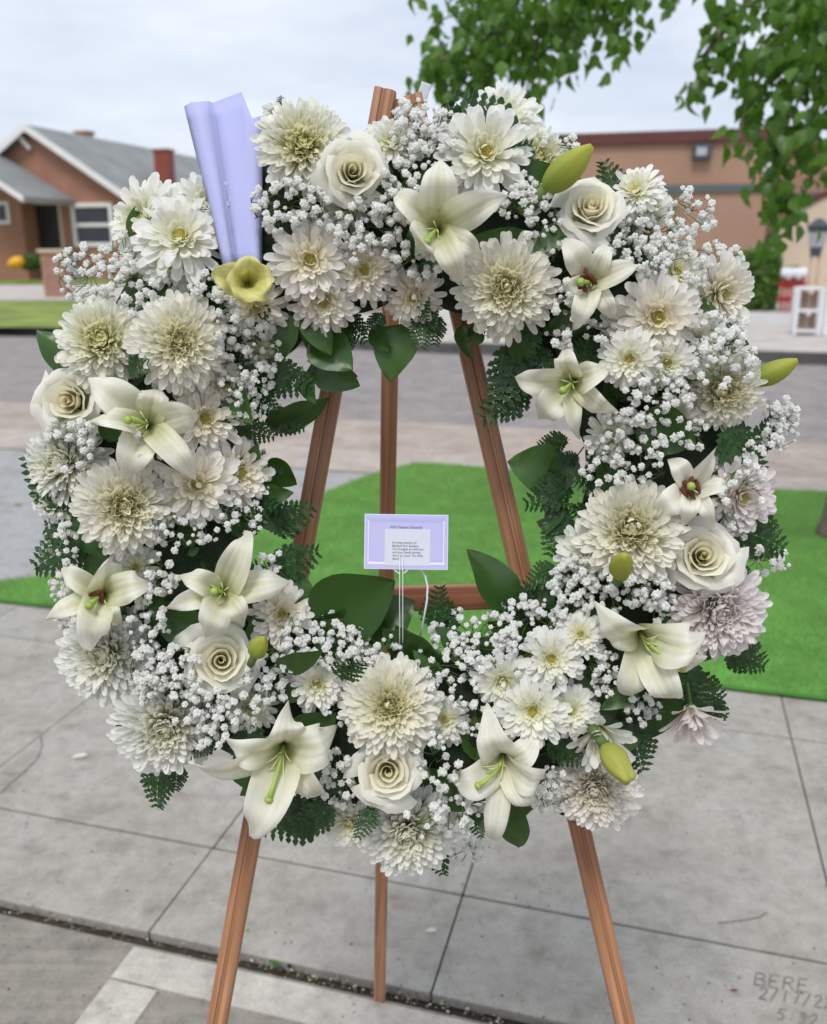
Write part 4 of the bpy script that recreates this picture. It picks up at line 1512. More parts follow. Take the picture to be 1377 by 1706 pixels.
# keep the free faces of the big flowers clear of filler
heads = [(x, y, r * 0.62) for (x, y, r, *_q) in ROSES] + [(x, y, r * 0.62) for (x, y, r, kd, *_q) in MUMS if kd == 'M'] + \
        [(c[0], c[1], 34) for (c, *_q) in LILIES] + [(x, y, r * 0.45) for (x, y, r, kd, *_q) in MUMS if kd == 'D' and r > 50]
SINGLE = 0
for ci, (cx, cy, rx, ry, cnt, lift) in enumerate(BREATH):
    cnt = int(cnt * 1.8)
    root = empty('baby_breath_sprig')
    hub, _, _ = wsurf(cx, cy, -0.03)
    place(root, Matrix.Translation(hub))
    Vs, Qs, Cs, off = [], [], [], 0
    stems = MB()
    made, tries = 0, 0
    forks = []
    for q in range(max(2, cnt // 6)):
        fx_, fy_ = cx + rnd.gauss(0, rx * 0.5), cy + rnd.gauss(0, ry * 0.5)
        fp = wsurf(fx_, fy_, lift - 0.012)[0] - hub
        forks.append(fp)
        stems.tube([Vector((0, 0, 0)), fp * 0.55 + Vector((0, 0, 0.002)), fp], 0.00055, 4, False)
    while made < cnt and tries < cnt * 6:
        tries += 1
        a = rnd.random() * 6.283
        rr = math.sqrt(rnd.random())
        x, y = cx + rx * rr * math.cos(a) * 1.18, cy + ry * rr * math.sin(a) * 1.18
        if any((x - hx) ** 2 + (y - hy) ** 2 < hr * hr for hx, hy, hr in heads):
            if rnd.random() < 0.93:
                continue
        p = wsurf(x, y, lift + rnd.uniform(-0.012, 0.016))[0]
        nn = (facing(x, y, (x - cx) / rx * 0.7 + rnd.gauss(0, .3), -(y - cy) / ry * 0.6 + 0.3 + rnd.gauss(0, .3)))
        s = rnd.choice([0.0026, 0.0031, 0.0036, 0.0040, 0.0044, 0.0018, 0.0023])
        mm = Matrix.Translation(p - hub) @ frame_of(Vector((0, 0, 0)), nn, rnd.random() * 6.28) @ Matrix.Diagonal((s, s, s, 1))
        vi = rnd.randrange(6)
        if made < 4 and SINGLE < 296 and s > 0.0033:
            o = obj('blossom', BLO_ME[vi], None, root)
            o.matrix_basis = mm
            SINGLE += 1
        else:
            V, Q, C = BLO[vi]
            A = np.array(mm)
            Vs.append(V @ A[:3, :3].T + A[:3, 3])
            Qs.append(Q + off)
            Cs.append(C)
            off += len(V)
        lp = p - hub - nn * s * 0.4
        fp = min(forks, key=lambda w_: (w_ - lp).length)
        stems.tube([fp, fp.lerp(lp, 0.5) + nn * 0.002, lp], 0.00042, 3, False)
        made += 1
    if Vs:
        me = np_mesh('blossoms', np.concatenate(Vs), np.concatenate(Qs), np.concatenate(Cs), smooth=False)
        bo = obj('blossoms', me, M['breath'], root)
        bo['kind'] = 'stuff'
    obj('stems', raw_mesh('stems', stems.v, stems.f), M['stem'], root)['kind'] = 'stuff'
#@@WREATH

# ------------------------------------------------------------------ lavender paper and the card
def px_grid(name, cols, rows, mat, thick):
    """sheet through measured columns ((x,y,depth) top, (x,y,depth) bottom)"""
    v, f = [], []
    for j in range(rows):
        t = j / (rows - 1)
        for (x0, y0, d0), (x1, y1, d1) in cols:
            v.append(at_depth(x0 + (x1 - x0) * t, y0 + (y1 - y0) * t, d0 + (d1 - d0) * t + 0.002 * math.sin(t * 5 + x0)))
    n = len(cols)
    for j in range(rows - 1):
        for i in range(n - 1):
            f.append((j * n + i, j * n + i + 1, (j + 1) * n + i + 1, (j + 1) * n + i))
    o = obj(name, raw_mesh(name, v, f), mat)
    md = o.modifiers.new('thickness', 'SOLIDIFY')
    md.thickness = thick
    return o


PD = -0.035
paper = px_grid('folded_paper', [((x0, y0, d0 + PD), (x1, 445, d1 + PD - 0.022)) for x0, y0, d0, x1, d1 in (
    (307, 178, .966, 372, .945), (318, 171, .950, 375, .936), (334, 170, .946, 382, .932), (347, 169, .952, 389, .936), (354, 172, .972, 394, .952), (378, 163, .974, 408, .955),
    (402, 154, .966, 420, .950), (420, 198, .958, 428, .948), (437, 193, .966, 436, .953))], 12, M['paper'], 0.0004)
tag(paper, 'folded lavender paper sheet stuck upright in the upper left of the wreath', 'paper')

CN = facing(676, 902, 0.0, 0.0)
CP = at_depth(676, 902, 0.935)
CXA = (on_plane(747, 859, CP, CN) - on_plane(606, 857, CP, CN)).normalized()
CYA = CN.cross(CXA)
M_CARD = Matrix((CXA, CYA, CN)).transposed().to_4x4()
M_CARD.translation = CP
PXM = 0.935 / FOC        # metres per measured pixel on the card


def card_local(x, y):
    q = M_CARD.inverted() @ on_plane(x, y, CP, CN)
    return q.x, q.y


card = empty('sympathy_card')
card.matrix_basis = M_CARD
tag(card, 'small lavender sympathy card with printed slip in the wreath opening', 'card')


def card_rect(name, x0, y0, x1, y1, z0, z1, mat):
    (ax, ay), (bx, by) = card_local(x0, y1), card_local(x1, y0)
    m = MB().box_frame(Vector(((ax + bx) / 2, (ay + by) / 2, (z0 + z1) / 2)), Vector((1, 0, 0)), Vector((0, 1, 0)), Z, (bx - ax) / 2, (by - ay) / 2, (z1 - z0) / 2)
    o = m.build(name, mat)
    o.parent = card
    return o


card_rect('card_sheet', 606, 858, 746.5, 947.5, -0.0006, 0.0, M['card_rim'])
card_rect('card_face', 607.2, 859, 745.5, 946.5, -0.0001, 0.00015, M['card'])
for (a, b, c, d, mm) in ((612, 864, 740, 866, 'card_line'), (612, 937, 740, 939.5, 'card_rim'), (612, 866.2, 614.5, 936.8, 'card_rim'), (737.5, 866.2, 740, 936.8, 'card_rim'), (616, 868, 736, 869, 'card_line'), (616, 934, 736, 935, 'card_line'), (616, 869.2, 617, 933.8, 'card_line'), (735, 869.2, 736, 933.8, 'card_line')):
    card_rect('embossed_border', a, b, c, d, 0.0001, 0.00028, M[mm])
card_rect('paper_slip', 640, 882, 717, 942, 0.0003, 0.00055, M['slip'])


def lettering(text, x, y, size_px, mat, z, width_px=None, shear=0.0):
    cu = bpy.data.curves.new('lettering', 'FONT')
    cu.body = text
    cu.size = 1.0
    cu.shear = shear
    cu.resolution_u = 2
    tmp = bpy.data.objects.new('lettering_source', cu)
    COL.objects.link(tmp)
    bpy.context.view_layer.update()
    dg = bpy.context.evaluated_depsgraph_get()
    me = bpy.data.meshes.new_from_object(tmp.evaluated_get(dg))
    bpy.data.objects.remove(tmp)
    me.name = 'lettering'
    co = np.empty(len(me.vertices) * 3, np.float32)
    me.vertices.foreach_get('co', co)
    co = co.reshape(-1, 3)
    wx = co[:, 0].max() - co[:, 0].min()
    sy = size_px * PXM
    sx = width_px * PXM / wx if width_px else sy
    lx, ly = card_local(x, y)
    co[:, 0] = (co[:, 0] - co[:, 0].min()) * sx + lx
    co[:, 1] = co[:, 1] * sy + ly
    co[:, 2] = z
    me.vertices.foreach_set('co', co.ravel())
    me.materials.clear()
    me.materials.append(mat)
    me.update()
    o = obj('lettering', me)
    o.parent = card
    return o


lettering('With Deepest Sympathy', 650, 880, 6.5, M['ink2'], 0.0004, 54, 0.4)
for k, (tx, w) in enumerate((('In loving memory of', 40), ('Barbara Ann Sanders.', 44), ('Our thoughts are with you', 51), ('and your family during', 46), ('this time. Love, The Avila', 50), ('family', 13))):
    lettering(tx, 653.5, 905.5 + k * 5.4, 5.6, M['ink'], 0.0007, w)

pick = empty('card_pick', wsurf(668, 1078, -0.02)[0])
tag(pick, 'clear plastic pick holding the sympathy card upright', 'card holder')


def ppt(x, y, off=0.0):
    return on_plane(x, y, CP + CN * off, CN)


for dx in (-2.6, 2.6):
    MB().tube([wsurf(668 + dx, 1085, -0.02)[0], ppt(668 + dx, 1060, -0.002), ppt(668 + dx, 960, 0.0015), ppt(668 + dx, 922, 0.0016)], 0.0005, 6).build('stem', M['clear'], pick, smooth=True)
for a, b in (((666, 957), (650, 944)), ((670, 957), (686, 944))):
    MB().tube([ppt(*a, -0.001), ppt((a[0] + b[0]) / 2, (a[1] + b[1]) / 2, -0.002), ppt(*b, -0.003), ppt(b[0] + (b[0] - a[0]) * .6, b[1] - 14, -0.003)], 0.0009, 6).build('prong', M['clear'], pick, smooth=True)
MB().tube([ppt(686, 940, -0.006), ppt(700, 948, -0.008), ppt(708, 960, -0.009), ppt(712, 976, -0.010), ppt(711, 1000, -0.012), ppt(700, 1060, -0.02)], 0.0011, 7).build('curved_prong', M['white'], pick, smooth=True)


# ------------------------------------------------------------------ things lying on the ground
def fallen(name, px, length, width, mat, rot, lab, cat, col, z=0.003, group=None):
    p = on_ground(*px, 0.0)
    NV, NU = 9, 5
    v, f, c = [], [], []
    for j in range(NV):
        t = j / (NV - 1)
        w = width / 2 * (math.sin(math.pi * (0.03 + 0.94 * t)) ** 0.7)
        for i in range(NU):
            u = -1 + 2 * i / (NU - 1)
            v.append((u * w, (t - .5) * length, 0.001 + abs(u) ** 2 * w * 0.5 + 0.25 * length * (t - .5) ** 2))
            c.append(col)
    for j in range(NV - 1):
        for i in range(NU - 1):
            a = j * NU + i
            f.append((a, a + 1, a + NU + 1, a + NU))
    o = obj(name, raw_mesh(name, v, f, c), mat)
    o.location = (p.x, p.y, z)
    o.rotation_euler = (0, 0, rot)
    return tag(o, lab, cat, group)


WH = (0.86, 0.85, 0.80)
fallen('fallen_petal', (133, 1263), 0.042, 0.024, M['petal'], 1.9, 'white petal fallen on the sidewalk at the left', 'petal', WH)
fallen('fallen_petal', (718, 1553), 0.022, 0.012, M['petal'], 1.7, 'small white petal fallen behind the easel foot', 'petal', WH)
fallen('fallen_leaf', (30, 840), 0.055, 0.024, M['petal'], 1.5, 'small yellow-green leaf lying on the driveway at the far left', 'leaf', (0.20, 0.30, 0.05), -0.006)
fallen('fallen_leaf', (1222, 1652), 0.016, 0.005, M['petal'], 1.6, 'tiny red-brown leaf scrap near the scratched writing', 'leaf', (0.22, 0.05, 0.03))
fallen('fallen_leaf', (495, 1374), 0.022, 0.014, M['petal'], 0.6, 'brown curled leaf scrap behind the left easel leg', 'leaf', (0.22, 0.13, 0.07))
fallen('fallen_leaf', (458, 1607), 0.030, 0.012, M['petal'], 1.1, 'green leaf scrap in the sidewalk joint beside the left easel leg', 'leaf', (0.10, 0.22, 0.04), 0.002)
fallen('fallen_leaf', (482, 1612), 0.014, 0.010, M['petal'], 0.4, 'dark bluish scrap in the sidewalk joint beside the green leaf', 'scrap', (0.03, 0.035, 0.06), 0.002)
gv, gf, gc = [], [], []
for k in range(620):
    u, v_ = rnd.uniform(-2.4, 1.6), rnd.uniform(1.2, 2.9)
    p = uvz(u, v_, 0.0015)
    s = rnd.choice([0.0012, 0.0016, 0.002, 0.0028])
    a = rnd.random() * 6.28
    i = len(gv)
    for q in range(4):
        rr = s * (1.5 if q % 2 else 0.8)
        gv.append(p + Vector((math.cos(a + q * 1.57) * rr, math.sin(a + q * 1.57) * rr, 0)))
    gv.append(p + Vector((0, 0, s * 0.7)))
    gf += [(i + q, i + (q + 1) % 4, i + 4) for q in range(4)]
    c = rnd.choice([(0.05, 0.045, 0.04), (0.08, 0.06, 0.05), (0.18, 0.08, 0.06), (0.35, 0.33, 0.22), (0.12, 0.10, 0.08)])
    gc += [c] * 5
tag(obj('sidewalk_grit', raw_mesh('sidewalk_grit', gv, gf, gc, smooth=False), M['litter']), 'scattered specks of grit on the sidewalk slabs', 'grit', kind='stuff')

# ------------------------------------------------------------------ house across the street
VH = 36.0
house = empty('stucco_house', uvz(*[on_v(60, 440, VH)[0], VH], 0.13))
tag(house, 'single-storey terracotta stucco house with grey gable roof across the street at left', 'house')
ZB = 0.14
up_, zp = on_v(40, 207, VH - 0.5)
ue, ze = on_v(207, 322, VH - 0.5)
slope = (zp - ze) / (ue - up_)
ul = 2 * up_ - ue
DEEP = 20.0


def P3(u, v, z):
    return uvz(u, v, z)


wall_in = 0.45
zt = lambda u: zp - slope * abs(u - up_) - 0.22
w = MB()
w.prism([P3(ul + wall_in, VH, ZB), P3(ue - wall_in, VH, ZB), P3(ue - wall_in, VH, zt(ue - wall_in)), P3(up_, VH, zt(up_)), P3(ul + wall_in, VH, zt(ul + wall_in))], G1 * DEEP)
w.build('wall', M['stucco'], house)
roof = MB()
for s_ in (1, -1):
    e = ue if s_ > 0 else ul
    roof.prism([P3(up_, VH - .5, zp), P3(e, VH - .5, ze), P3(e, VH - .5, ze - .16), P3(up_, VH - .5, zp - .16)], G1 * (DEEP + 1))
roof_o = roof.build('roof', M['roof'], house)
for s_ in (1, -1):
    e = ue if s_ > 0 else ul
    fb = MB()
    fb.prism([P3(up_, VH - .56, zp + .03), P3(e + .05 * s_, VH - .56, ze + .0), P3(e + .05 * s_, VH - .56, ze - .30), P3(up_, VH - .56, zp - .27)], G1 * 0.05)
    fb.build('fascia_board', M['trim'], house)
# gable knee brace
u0, z0 = on_v(27, 222, VH - .3)
u1, z1 = on_v(46, 247, VH - .3)
MB().tube([P3(u0, VH - .3, z0), P3(u1, VH - .12, z1)], 0.12, 4).build('knee_brace', M['trim'], house)
# chimneys
v2 = 43.0
(uc, zc), (_, zc2) = on_v(142, 240, v2), on_v(142, 219, v2)
cb = MB()
cb.uvbox(uc - .33, uc + .33, v2 - .3, v2 + .3, zc - 1, zc2 - .12)
cb.uvbox(uc - .40, uc + .40, v2 - .37, v2 + .37, zc2 - .12, zc2)
cb.build('chimney', M['brick'], house)
v2 = 40.0
(uc, zc), (_, zc2) = on_v(277, 318, v2), on_v(277, 249, v2)
cb = MB()
cb.uvbox(uc - .36, uc + .36, v2 - .3, v2 + .3, zc - 1.5, zc2 - .1)
cb.uvbox(uc - .41, uc + .41, v2 - .35, v2 + .35, zc2 - .1, zc2)
cb.build('red_chimney', M['redpipe'], house)


def window(x0, y0, x1, y1, v, parent, sash=True, fw=0.17):
    (ua, za), (ub, zb) = on_v(x0, y1, v), on_v(x1, y0, v)
    fr = MB()
    fr.uvbox(ua, ub, v - .10, v + .02, za, za + fw)
    fr.uvbox(ua, ub, v - .10, v + .02, zb - fw, zb)
    fr.uvbox(ua, ua + fw, v - .10, v + .02, za + fw, zb - fw)
    fr.uvbox(ub - fw, ub, v - .10, v + .02, za + fw, zb - fw)
    if sash:
        zm = (za + zb) / 2
        fr.uvbox(ua + fw, ub - fw, v - .07, v + .02, zm - .07, zm + .07)
    f = fr.build('window_frame', M['trim'], parent)
    g = MB()
    g.uvbox(ua + fw, ub - fw, v - .03, v + .01, za + fw, zb - fw)
    p = g.build('pane', M['glass'])
    p.parent = f
    p.matrix_parent_inverse = f.matrix_world.inverted()
    return f


window(126, 338, 187, 411, VH - .003, house)
(ua, za), (ub, zb) = on_v(67, 440, VH), on_v(97, 341, VH)
dr = MB()
dr.uvbox(ua - .14, ua, VH - .08, VH + .01, ZB + .1, zb + .12)
dr.uvbox(ub, ub + .14, VH - .08, VH + .01, ZB + .1, zb + .12)
dr.uvbox(ua, ub, VH - .08, VH + .01, zb, zb + .12)
dr.build('door_frame', M['beige'], house)
MB().uvbox(ua, ub, VH - .04, VH + .01, ZB + .1, zb).build('door', M['door'], house)
# front wing with its own small gable
VP_ = VH - 3.0
VWW = VH - 1.0
uw, zw = on_v(33, 330, VWW)
uee, zee = on_v(39, 327, VP_ - .4)
ur = uee - 4.6
zr = zee + slope * 0.92 * 4.6
wl_u = 2 * ur - uw
w = MB()
w.prism([P3(wl_u, VWW, ZB), P3(uw, VWW, ZB), P3(uw, VWW, zee + .1), P3(ur, VWW, zr - .3), P3(wl_u, VWW, zee + .1)], G1 * 0.98)
w.build('wing_wall', M['stucco'], house)
rf = MB()
for s_ in (1, -1):
    e = ur + s_ * (uee - ur)
    rf.prism([P3(ur, VP_ - .4, zr), P3(e, VP_ - .4, zee), P3(e, VP_ - .4, zee - .13), P3(ur, VP_ - .4, zr - .13)], G1 * 3.35)
rf.build('wing_roof', M['roof'], house)
for s_ in (1, -1):
    e = ur + s_ * (uee - ur)
    fb = MB()
    fb.prism([P3(ur, VP_ - .46, zr + .02), P3(e, VP_ - .46, zee), P3(e, VP_ - .46, zee - .24), P3(ur, VP_ - .46, zr - .22)], G1 * 0.05)
    fb.build('fascia_board', M['trim'], house)
MB().uvbox(uee + .005, uee + .05, VP_ - .4, VH - .02, zee - .24, zee - .02).build('eave_board', M['trim2'], house)
window(-40, 336, 15, 374, VWW - .003, house, False, 0.14)

pil = empty('brick_pillar', on_ground(94, 500, 0.13))
tag(pil, 'square brick gate pillar standing in front of the stucco house', 'pillar')
vpl = 22.4
(ua, _), (ub, ztop) = on_v(74, 490, vpl), on_v(104, 421, vpl)
MB().uvbox(ua + .02, ub - .02, vpl + .02, vpl + .29, 0.1, ztop).build('mortar_core', M['trim2'], pil)
ncr = 14
ch = (ztop - 0.13) / ncr
for r_ in range(ncr):
    z0 = 0.13 + r_ * ch
    n3 = 3
    o_ = 0.0 if r_ % 2 else 0.5
    cuts = [ua] + [ua + (ub - ua) * (q + o_) / n3 for q in range(0 if o_ else 1, n3)] + [ub]
    for a_, b_2 in zip(cuts[:-1], cuts[1:]):
        MB().uvbox(a_ + .006, b_2 - .006, vpl, vpl + .1, z0 + .006, z0 + ch - .006).build('brick', M['brick'], pil)
    MB().uvbox(ub - .1, ub, vpl + .106, vpl + .30, z0 + .006, z0 + ch - .006).build('brick', M['brick'], pil)
MB().uvbox(ua - .06, ub + .06, vpl - .06, vpl + .36, ztop, ztop + .09).build('cap_stone', M['beige'], pil, bevel=0.01)


def leaf_ball(name, centre, rx, ry, rz, n, size, mat, parent=None, boxy=0.0):
    c_ = nrng.normal(0, 1, (n, 3))
    c_ /= np.linalg.norm(c_, axis=1, keepdims=True)
    if boxy:
        c_ = c_ / np.max(np.abs(c_), axis=1, keepdims=True) * boxy + c_ * (1 - boxy)
    c_ *= nrng.uniform(0.86, 1.06, (n, 1))
    P = c_ * np.array([rx, ry, rz]) + np.array(centre)
    a = nrng.normal(0, 1, (n, 3))
    b = nrng.normal(0, 1, (n, 3))
    a /= np.linalg.norm(a, axis=1, keepdims=True)
    b -= a * (a * b).sum(1, keepdims=True)
    b /= np.linalg.norm(b, axis=1, keepdims=True)
    sz = nrng.uniform(0.6, 1.2, (n, 1)) * size
    V = np.stack([P - a * sz, P + b * sz * .5, P + a * sz, P - b * sz * .5], 1).reshape(-1, 3)
    return obj(name, np_mesh(name, V, np.arange(n * 4).reshape(-1, 4), smooth=False), mat, parent)


def shrub(x, y, w_px, h_px, v, lab, boxy=0.0, n=900, cat='shrub', name='shrub'):
    u0, z0 = on_v(x, y, v)
    d = (uvz(u0, v, z0) - CAM).dot(FWD)
    rw, rh = w_px * d / FOC / 2, h_px * d / FOC / 2
    root = empty(name, uvz(u0, v, 0.13))
    tag(root, lab, cat)
    cc = (0, 0, z0 - 0.13)
    lo = leaf_ball('foliage', cc, rw, rw, rh, n, 0.07, M['hedge'], root, boxy)
    bm = bmesh.new()
    bmesh.ops.create_cube(bm, size=2)
    bmesh.ops.subdivide_edges(bm, edges=bm.edges, cuts=3, use_grid_fill=True)
    for vv_ in bm.verts:
        q = vv_.co.normalized()
        q = vv_.co * boxy + q * (1 - boxy)
        k = 0.90 + 0.05 * math.sin(q.x * 9 + q.z * 7)
        vv_.co = Vector((q.x * rw * k, q.y * rw * k, q.z * rh * k)) + Vector(cc)
    me = bpy.data.meshes.new('inner_growth')
    bm.to_mesh(me)
    bm.free()
    obj('inner_growth', me, M['hedge_core'], root)
    for o_ in root.children:
        o_.rotation_euler = (0, 0, -YAW)
    return root


shrub(52, 437, 36, 26, VH - 3.6, 'low green shrub against the stucco house', 0.3, 500)
yt = empty('yellow_tub', uvz(on_v(26, 438, VH - 4)[0], VH - 4, 0.14))
tag(yt, 'yellow rounded tub lying by the stucco house wall', 'tub')
yb = MB()
yc = uvz(on_v(26, 438, VH - 4.2)[0], VH - 4.2, on_v(26, 438, VH - 4.2)[1])
ax_ = (G2 * .95 + Z * .25).normalized()
yb.tube([yc - ax_ * .34, yc - ax_ * .30, yc - ax_ * .1, yc + ax_ * .12, yc + ax_ * .30, yc + ax_ * .34], [.05, .14, .22, .23, .17, .06], 14)
yb.build('tub_body', M['yellow'], yt, smooth=True)
MB().tube([yc + ax_ * .30, yc + ax_ * .33], [.19, .19], 14).build('tub_rim', M['yellow'], yt, smooth=True)

# ------------------------------------------------------------------ shop building on the right
VB = 26.0
shop = empty('stucco_shop', uvz(on_v(1100, 430, VB)[0], VB, 0.12))
tag(shop, 'flat-roofed tan stucco building with dark red coping across the street at right', 'building')
ua = on_v(700, 300, VB)[0]
ub = on_v(1283, 300, VB)[0]
ztop = on_v(1100, 219, VB)[1]
zcop = on_v(1100, 240, VB)[1]
zb0, zb1 = on_v(1200, 320, VB)[1], on_v(1200, 308, VB)[1]
MB().uvbox(ua, ub, VB, VB + 12, 0.1, zcop + .05).build('wall', M['stucco2'], shop)
MB().uvbox(ua - .1, ub + .1, VB - .12, VB + 12.1, zcop, ztop).build('coping', M['coping'], shop, bevel=0.03)
MB().uvbox(ua, ub + .07, VB - .07, VB + 3.4, zb0, zb1).build('trim_band', M['band'], shop)
for q in range(1, 4):
    uq = ua + (ub - ua) * q / 4
    MB().uvbox(uq - .012, uq + .012, VB - .012, VB + .02, 0.15, zb0 - .01).build('control_joint', M['band'], shop)
VW = VB + 3.5
MB().uvbox(ub + .01, ub + 14, VW, VW + 8, 0.1, zcop + .03).build('wing_wall', M['stucco2'], shop)
MB().uvbox(ub + .12, ub + 14, VW - .12, VW + 8, zcop + .01, ztop - .02).build('wing_coping', M['coping'], shop)
zz0, zz1 = on_v(1340, 331, VW)[1], on_v(1340, 322, VW)[1]
MB().uvbox(ub + .12, ub + 14, VW - .07, VW + .5, zz0, zz1).build('trim_band', M['band'], shop)
# arched entrance wall
VA = VW - 1.2
uL, uR_ = on_v(1276, 430, VA)[0], on_v(1276, 430, VA)[0] + 7.0
zA = on_v(1377, 338, VA)[1]
uM = (uL + uR_) / 2
arc = []
for q in range(15):
    t = q / 14
    a = math.pi * (1 - t)
    arc.append((uM + (uR_ - uL) / 2 * math.cos(a), 1.1 + (zA + 0.55 - 1.1) * math.sin(a) ** 0.9))
am = MB()
am.prism([P3(uL, VA, .12)] + [P3(u, VA, z) for u, z in arc] + [P3(uR_, VA, .12)], G1 * 1.19)
am.build('arched_entrance', M['beige'], shop)
ap = MB()
outer = [(uM + (u - uM) * 1.05, 1.1 + (z - 1.1) * 1.07) for u, z in arc]
for (a, b), (c, d) in zip(zip(arc[:-1], arc[1:]), zip(outer[:-1], outer[1:])):
    ap.prism([P3(*a[:1], VA - .06, a[1]), P3(b[0], VA - .06, b[1]), P3(d[0], VA - .06, d[1]), P3(c[0], VA - .06, c[1])], G1 * .3)
ap.build('arch_trim', M['coping'], shop)
# lamps on the wall
ul_, zl_ = on_v(1168, 254, VB)
wlp = MB()
wlp.uvbox(ul_ - .24, ul_ + .24, VB - .22, VB - .005, zl_ - .20, zl_ + .20)
lo = wlp.build('wall_lamp', M['dkgrey'], shop, bevel=0.06, segs=3)
ln_ = MB().uvbox(ul_ - .13, ul_ + .13, VB - .235, VB - .2, zl_ - .10, zl_ + .10).build('lens', M['lens'], bevel=0.015)
ln_.parent = lo
ln_.matrix_parent_inverse = lo.matrix_world.inverted()
ug, zg = on_v(1275, 281, VB)
gb = MB().tube([uvz(ug, VB - .26, zg + .11), uvz(ug, VB - .26, zg + .09), uvz(ug, VB - .26, zg), uvz(ug, VB - .26, zg - .09), uvz(ug, VB - .26, zg - .11)], [.03, .09, .125, .09, .03], 12)
gb.build('globe_lamp', M['white'], shop, smooth=True)
MB().uvbox(ug - .03, ug + .03, VB - .2, VB - .003, zg - .03, zg + .03).build('lamp_bracket', M['white'], shop)

# ------------------------------------------------------------------ forecourt things
shrub(1262, 467, 64, 92, 22.0, 'square-clipped green hedge in front of the tan building', 0.8, 2600, 'hedge', 'clipped_hedge')
shrub(1318, 462, 36, 34, 25.6, 'dark rounded bush behind the red picket fence', 0.1, 500)
VF = 21.5
pf = empty('picket_fence', uvz(on_v(1320, 500, VF)[0], VF, 0.13))
tag(pf, 'short red picket fence with white caps beside the clipped hedge', 'fence')
(ua, _), (ub, zt_) = on_v(1297, 500, VF), on_v(1342, 462, VF)
for q in range(5):
    u = ua + (ub - ua) * (q + .5) / 5
    MB().uvbox(u - .03, u + .03, VF - .02, VF + .02, .13, zt_ - .05 * (q % 2)).build('picket', M['red'], pf, bevel=.006)
    MB().tube([uvz(u, VF, zt_ - .05 * (q % 2)), uvz(u, VF, zt_ + .06), uvz(u, VF, zt_ + .16), uvz(u, VF, zt_ + .20)], [.05, .085, .075, .02], 8).build('cap', M['white'], pf, smooth=True)
for z in (.35, zt_ - .2):
    MB().uvbox(ua - .05, ub + .1, VF + .025, VF + .055, z, z + .09).build('rail', M['red'], pf)
VR = 15.6
rk = empty('white_rack', uvz(on_v(1350, 560, VR)[0], VR, 0.13))
tag(rk, 'white metal rack with two bays of brown boards on the far sidewalk', 'rack')
(ua, zb_), (ub, zt_) = on_v(1322, 556, VR), on_v(1372, 478, VR)
zb_ = 0.135
zm_ = on_v(1350, 518, VR)[1]
for u in (ua, ub):
    for dv in (0, .45):
        MB().uvbox(u - .028, u + .028, VR + dv - .028, VR + dv + .028, zb_, zt_ if dv == 0 else zt_ - .02).build('upright', M['white'], rk, bevel=.006)
for z in (zb_ + .06, zm_, zt_ - .03):
    MB().uvbox(ua + .03, ub - .03, VR - .026, VR + .47, z - .02, z + .02).build('shelf', M['white'], rk, bevel=.004)
for z0, z1 in ((zb_ + .085, zm_ - .03), (zm_ + .025, zt_ - .06)):
    for q in range(4):
        a = ua + .04 + (ub - ua - .08) * q / 4
        b = ua + .04 + (ub - ua - .08) * (q + 1) / 4
        MB().uvbox(a + .005, b - .005, VR + .12 + .02 * (q % 2), VR + .16 + .02 * (q % 2), z0, z1 - .03 * (q % 3)).build('board', M['cardboard'], rk)
MB().uvbox(ub + .06, ub + .14, VR - .05, VR + .03, .135, on_v(1374, 440, VR)[1]).build('tall_post', M['white'], rk, bevel=.01)
VL = 16.6
lt_ = empty('lantern_post', uvz(on_v(1360, 540, VL)[0], VL, 0.13))
tag(lt_, 'dark lantern on two slim tan posts at the right edge', 'lamp post')
uc, zc = on_v(1361, 396, VL)
for du in (-.06, .07):
    MB().tube([uvz(uc + du, VL, .13), uvz(uc + du, VL, zc - .28)], .028, 8).build('post', M['tanpole'], lt_, smooth=True)
lm = MB().tube([uvz(uc, VL, zc - .30), uvz(uc, VL, zc - .2), uvz(uc, VL, zc + .12), uvz(uc, VL, zc + .18), uvz(uc, VL, zc + .3)], [.08, .10, .17, .20, .04], 8)
lm.build('lantern_head', M['dkgrey'], lt_)
MB().tube([uvz(uc, VL, zc - .15), uvz(uc, VL, zc + .08)], [.115, .165], 8).build('lantern_glass', M['lens'], lt_)

# ------------------------------------------------------------------ tree at the right
tree_base = on_ground(1402, 892, 0.01)
tree = empty('street_tree', tree_base)
tag(tree, 'leafy street tree at the right edge, branches hanging over the scene', 'tree')
tb_ = tree_base
trunk_pts = [tb_ + Vector((0, 0, -0.05)), tb_ + Vector((0.0, 0, 0.06)), tb_ + Vector((0.05, 0, 0.5)), tb_ + Vector((0.12, -0.05, 1.2)), tb_ + Vector((0.10, -0.12, 1.9)), tb_ + Vector((0.02, -0.2, 2.5))]
MB().tube(trunk_pts, [.15, .115, .095, .088, .08, .07], 14).build('trunk', M['bark'], tree, smooth=True)
top = trunk_pts[-1]


def bez(a, b, sag, n=9):
    c = (a + b) / 2 + sag
    return [((1 - t) ** 2) * a + 2 * (1 - t) * t * c + t * t * b for t in [q / (n - 1) for q in range(n)]]


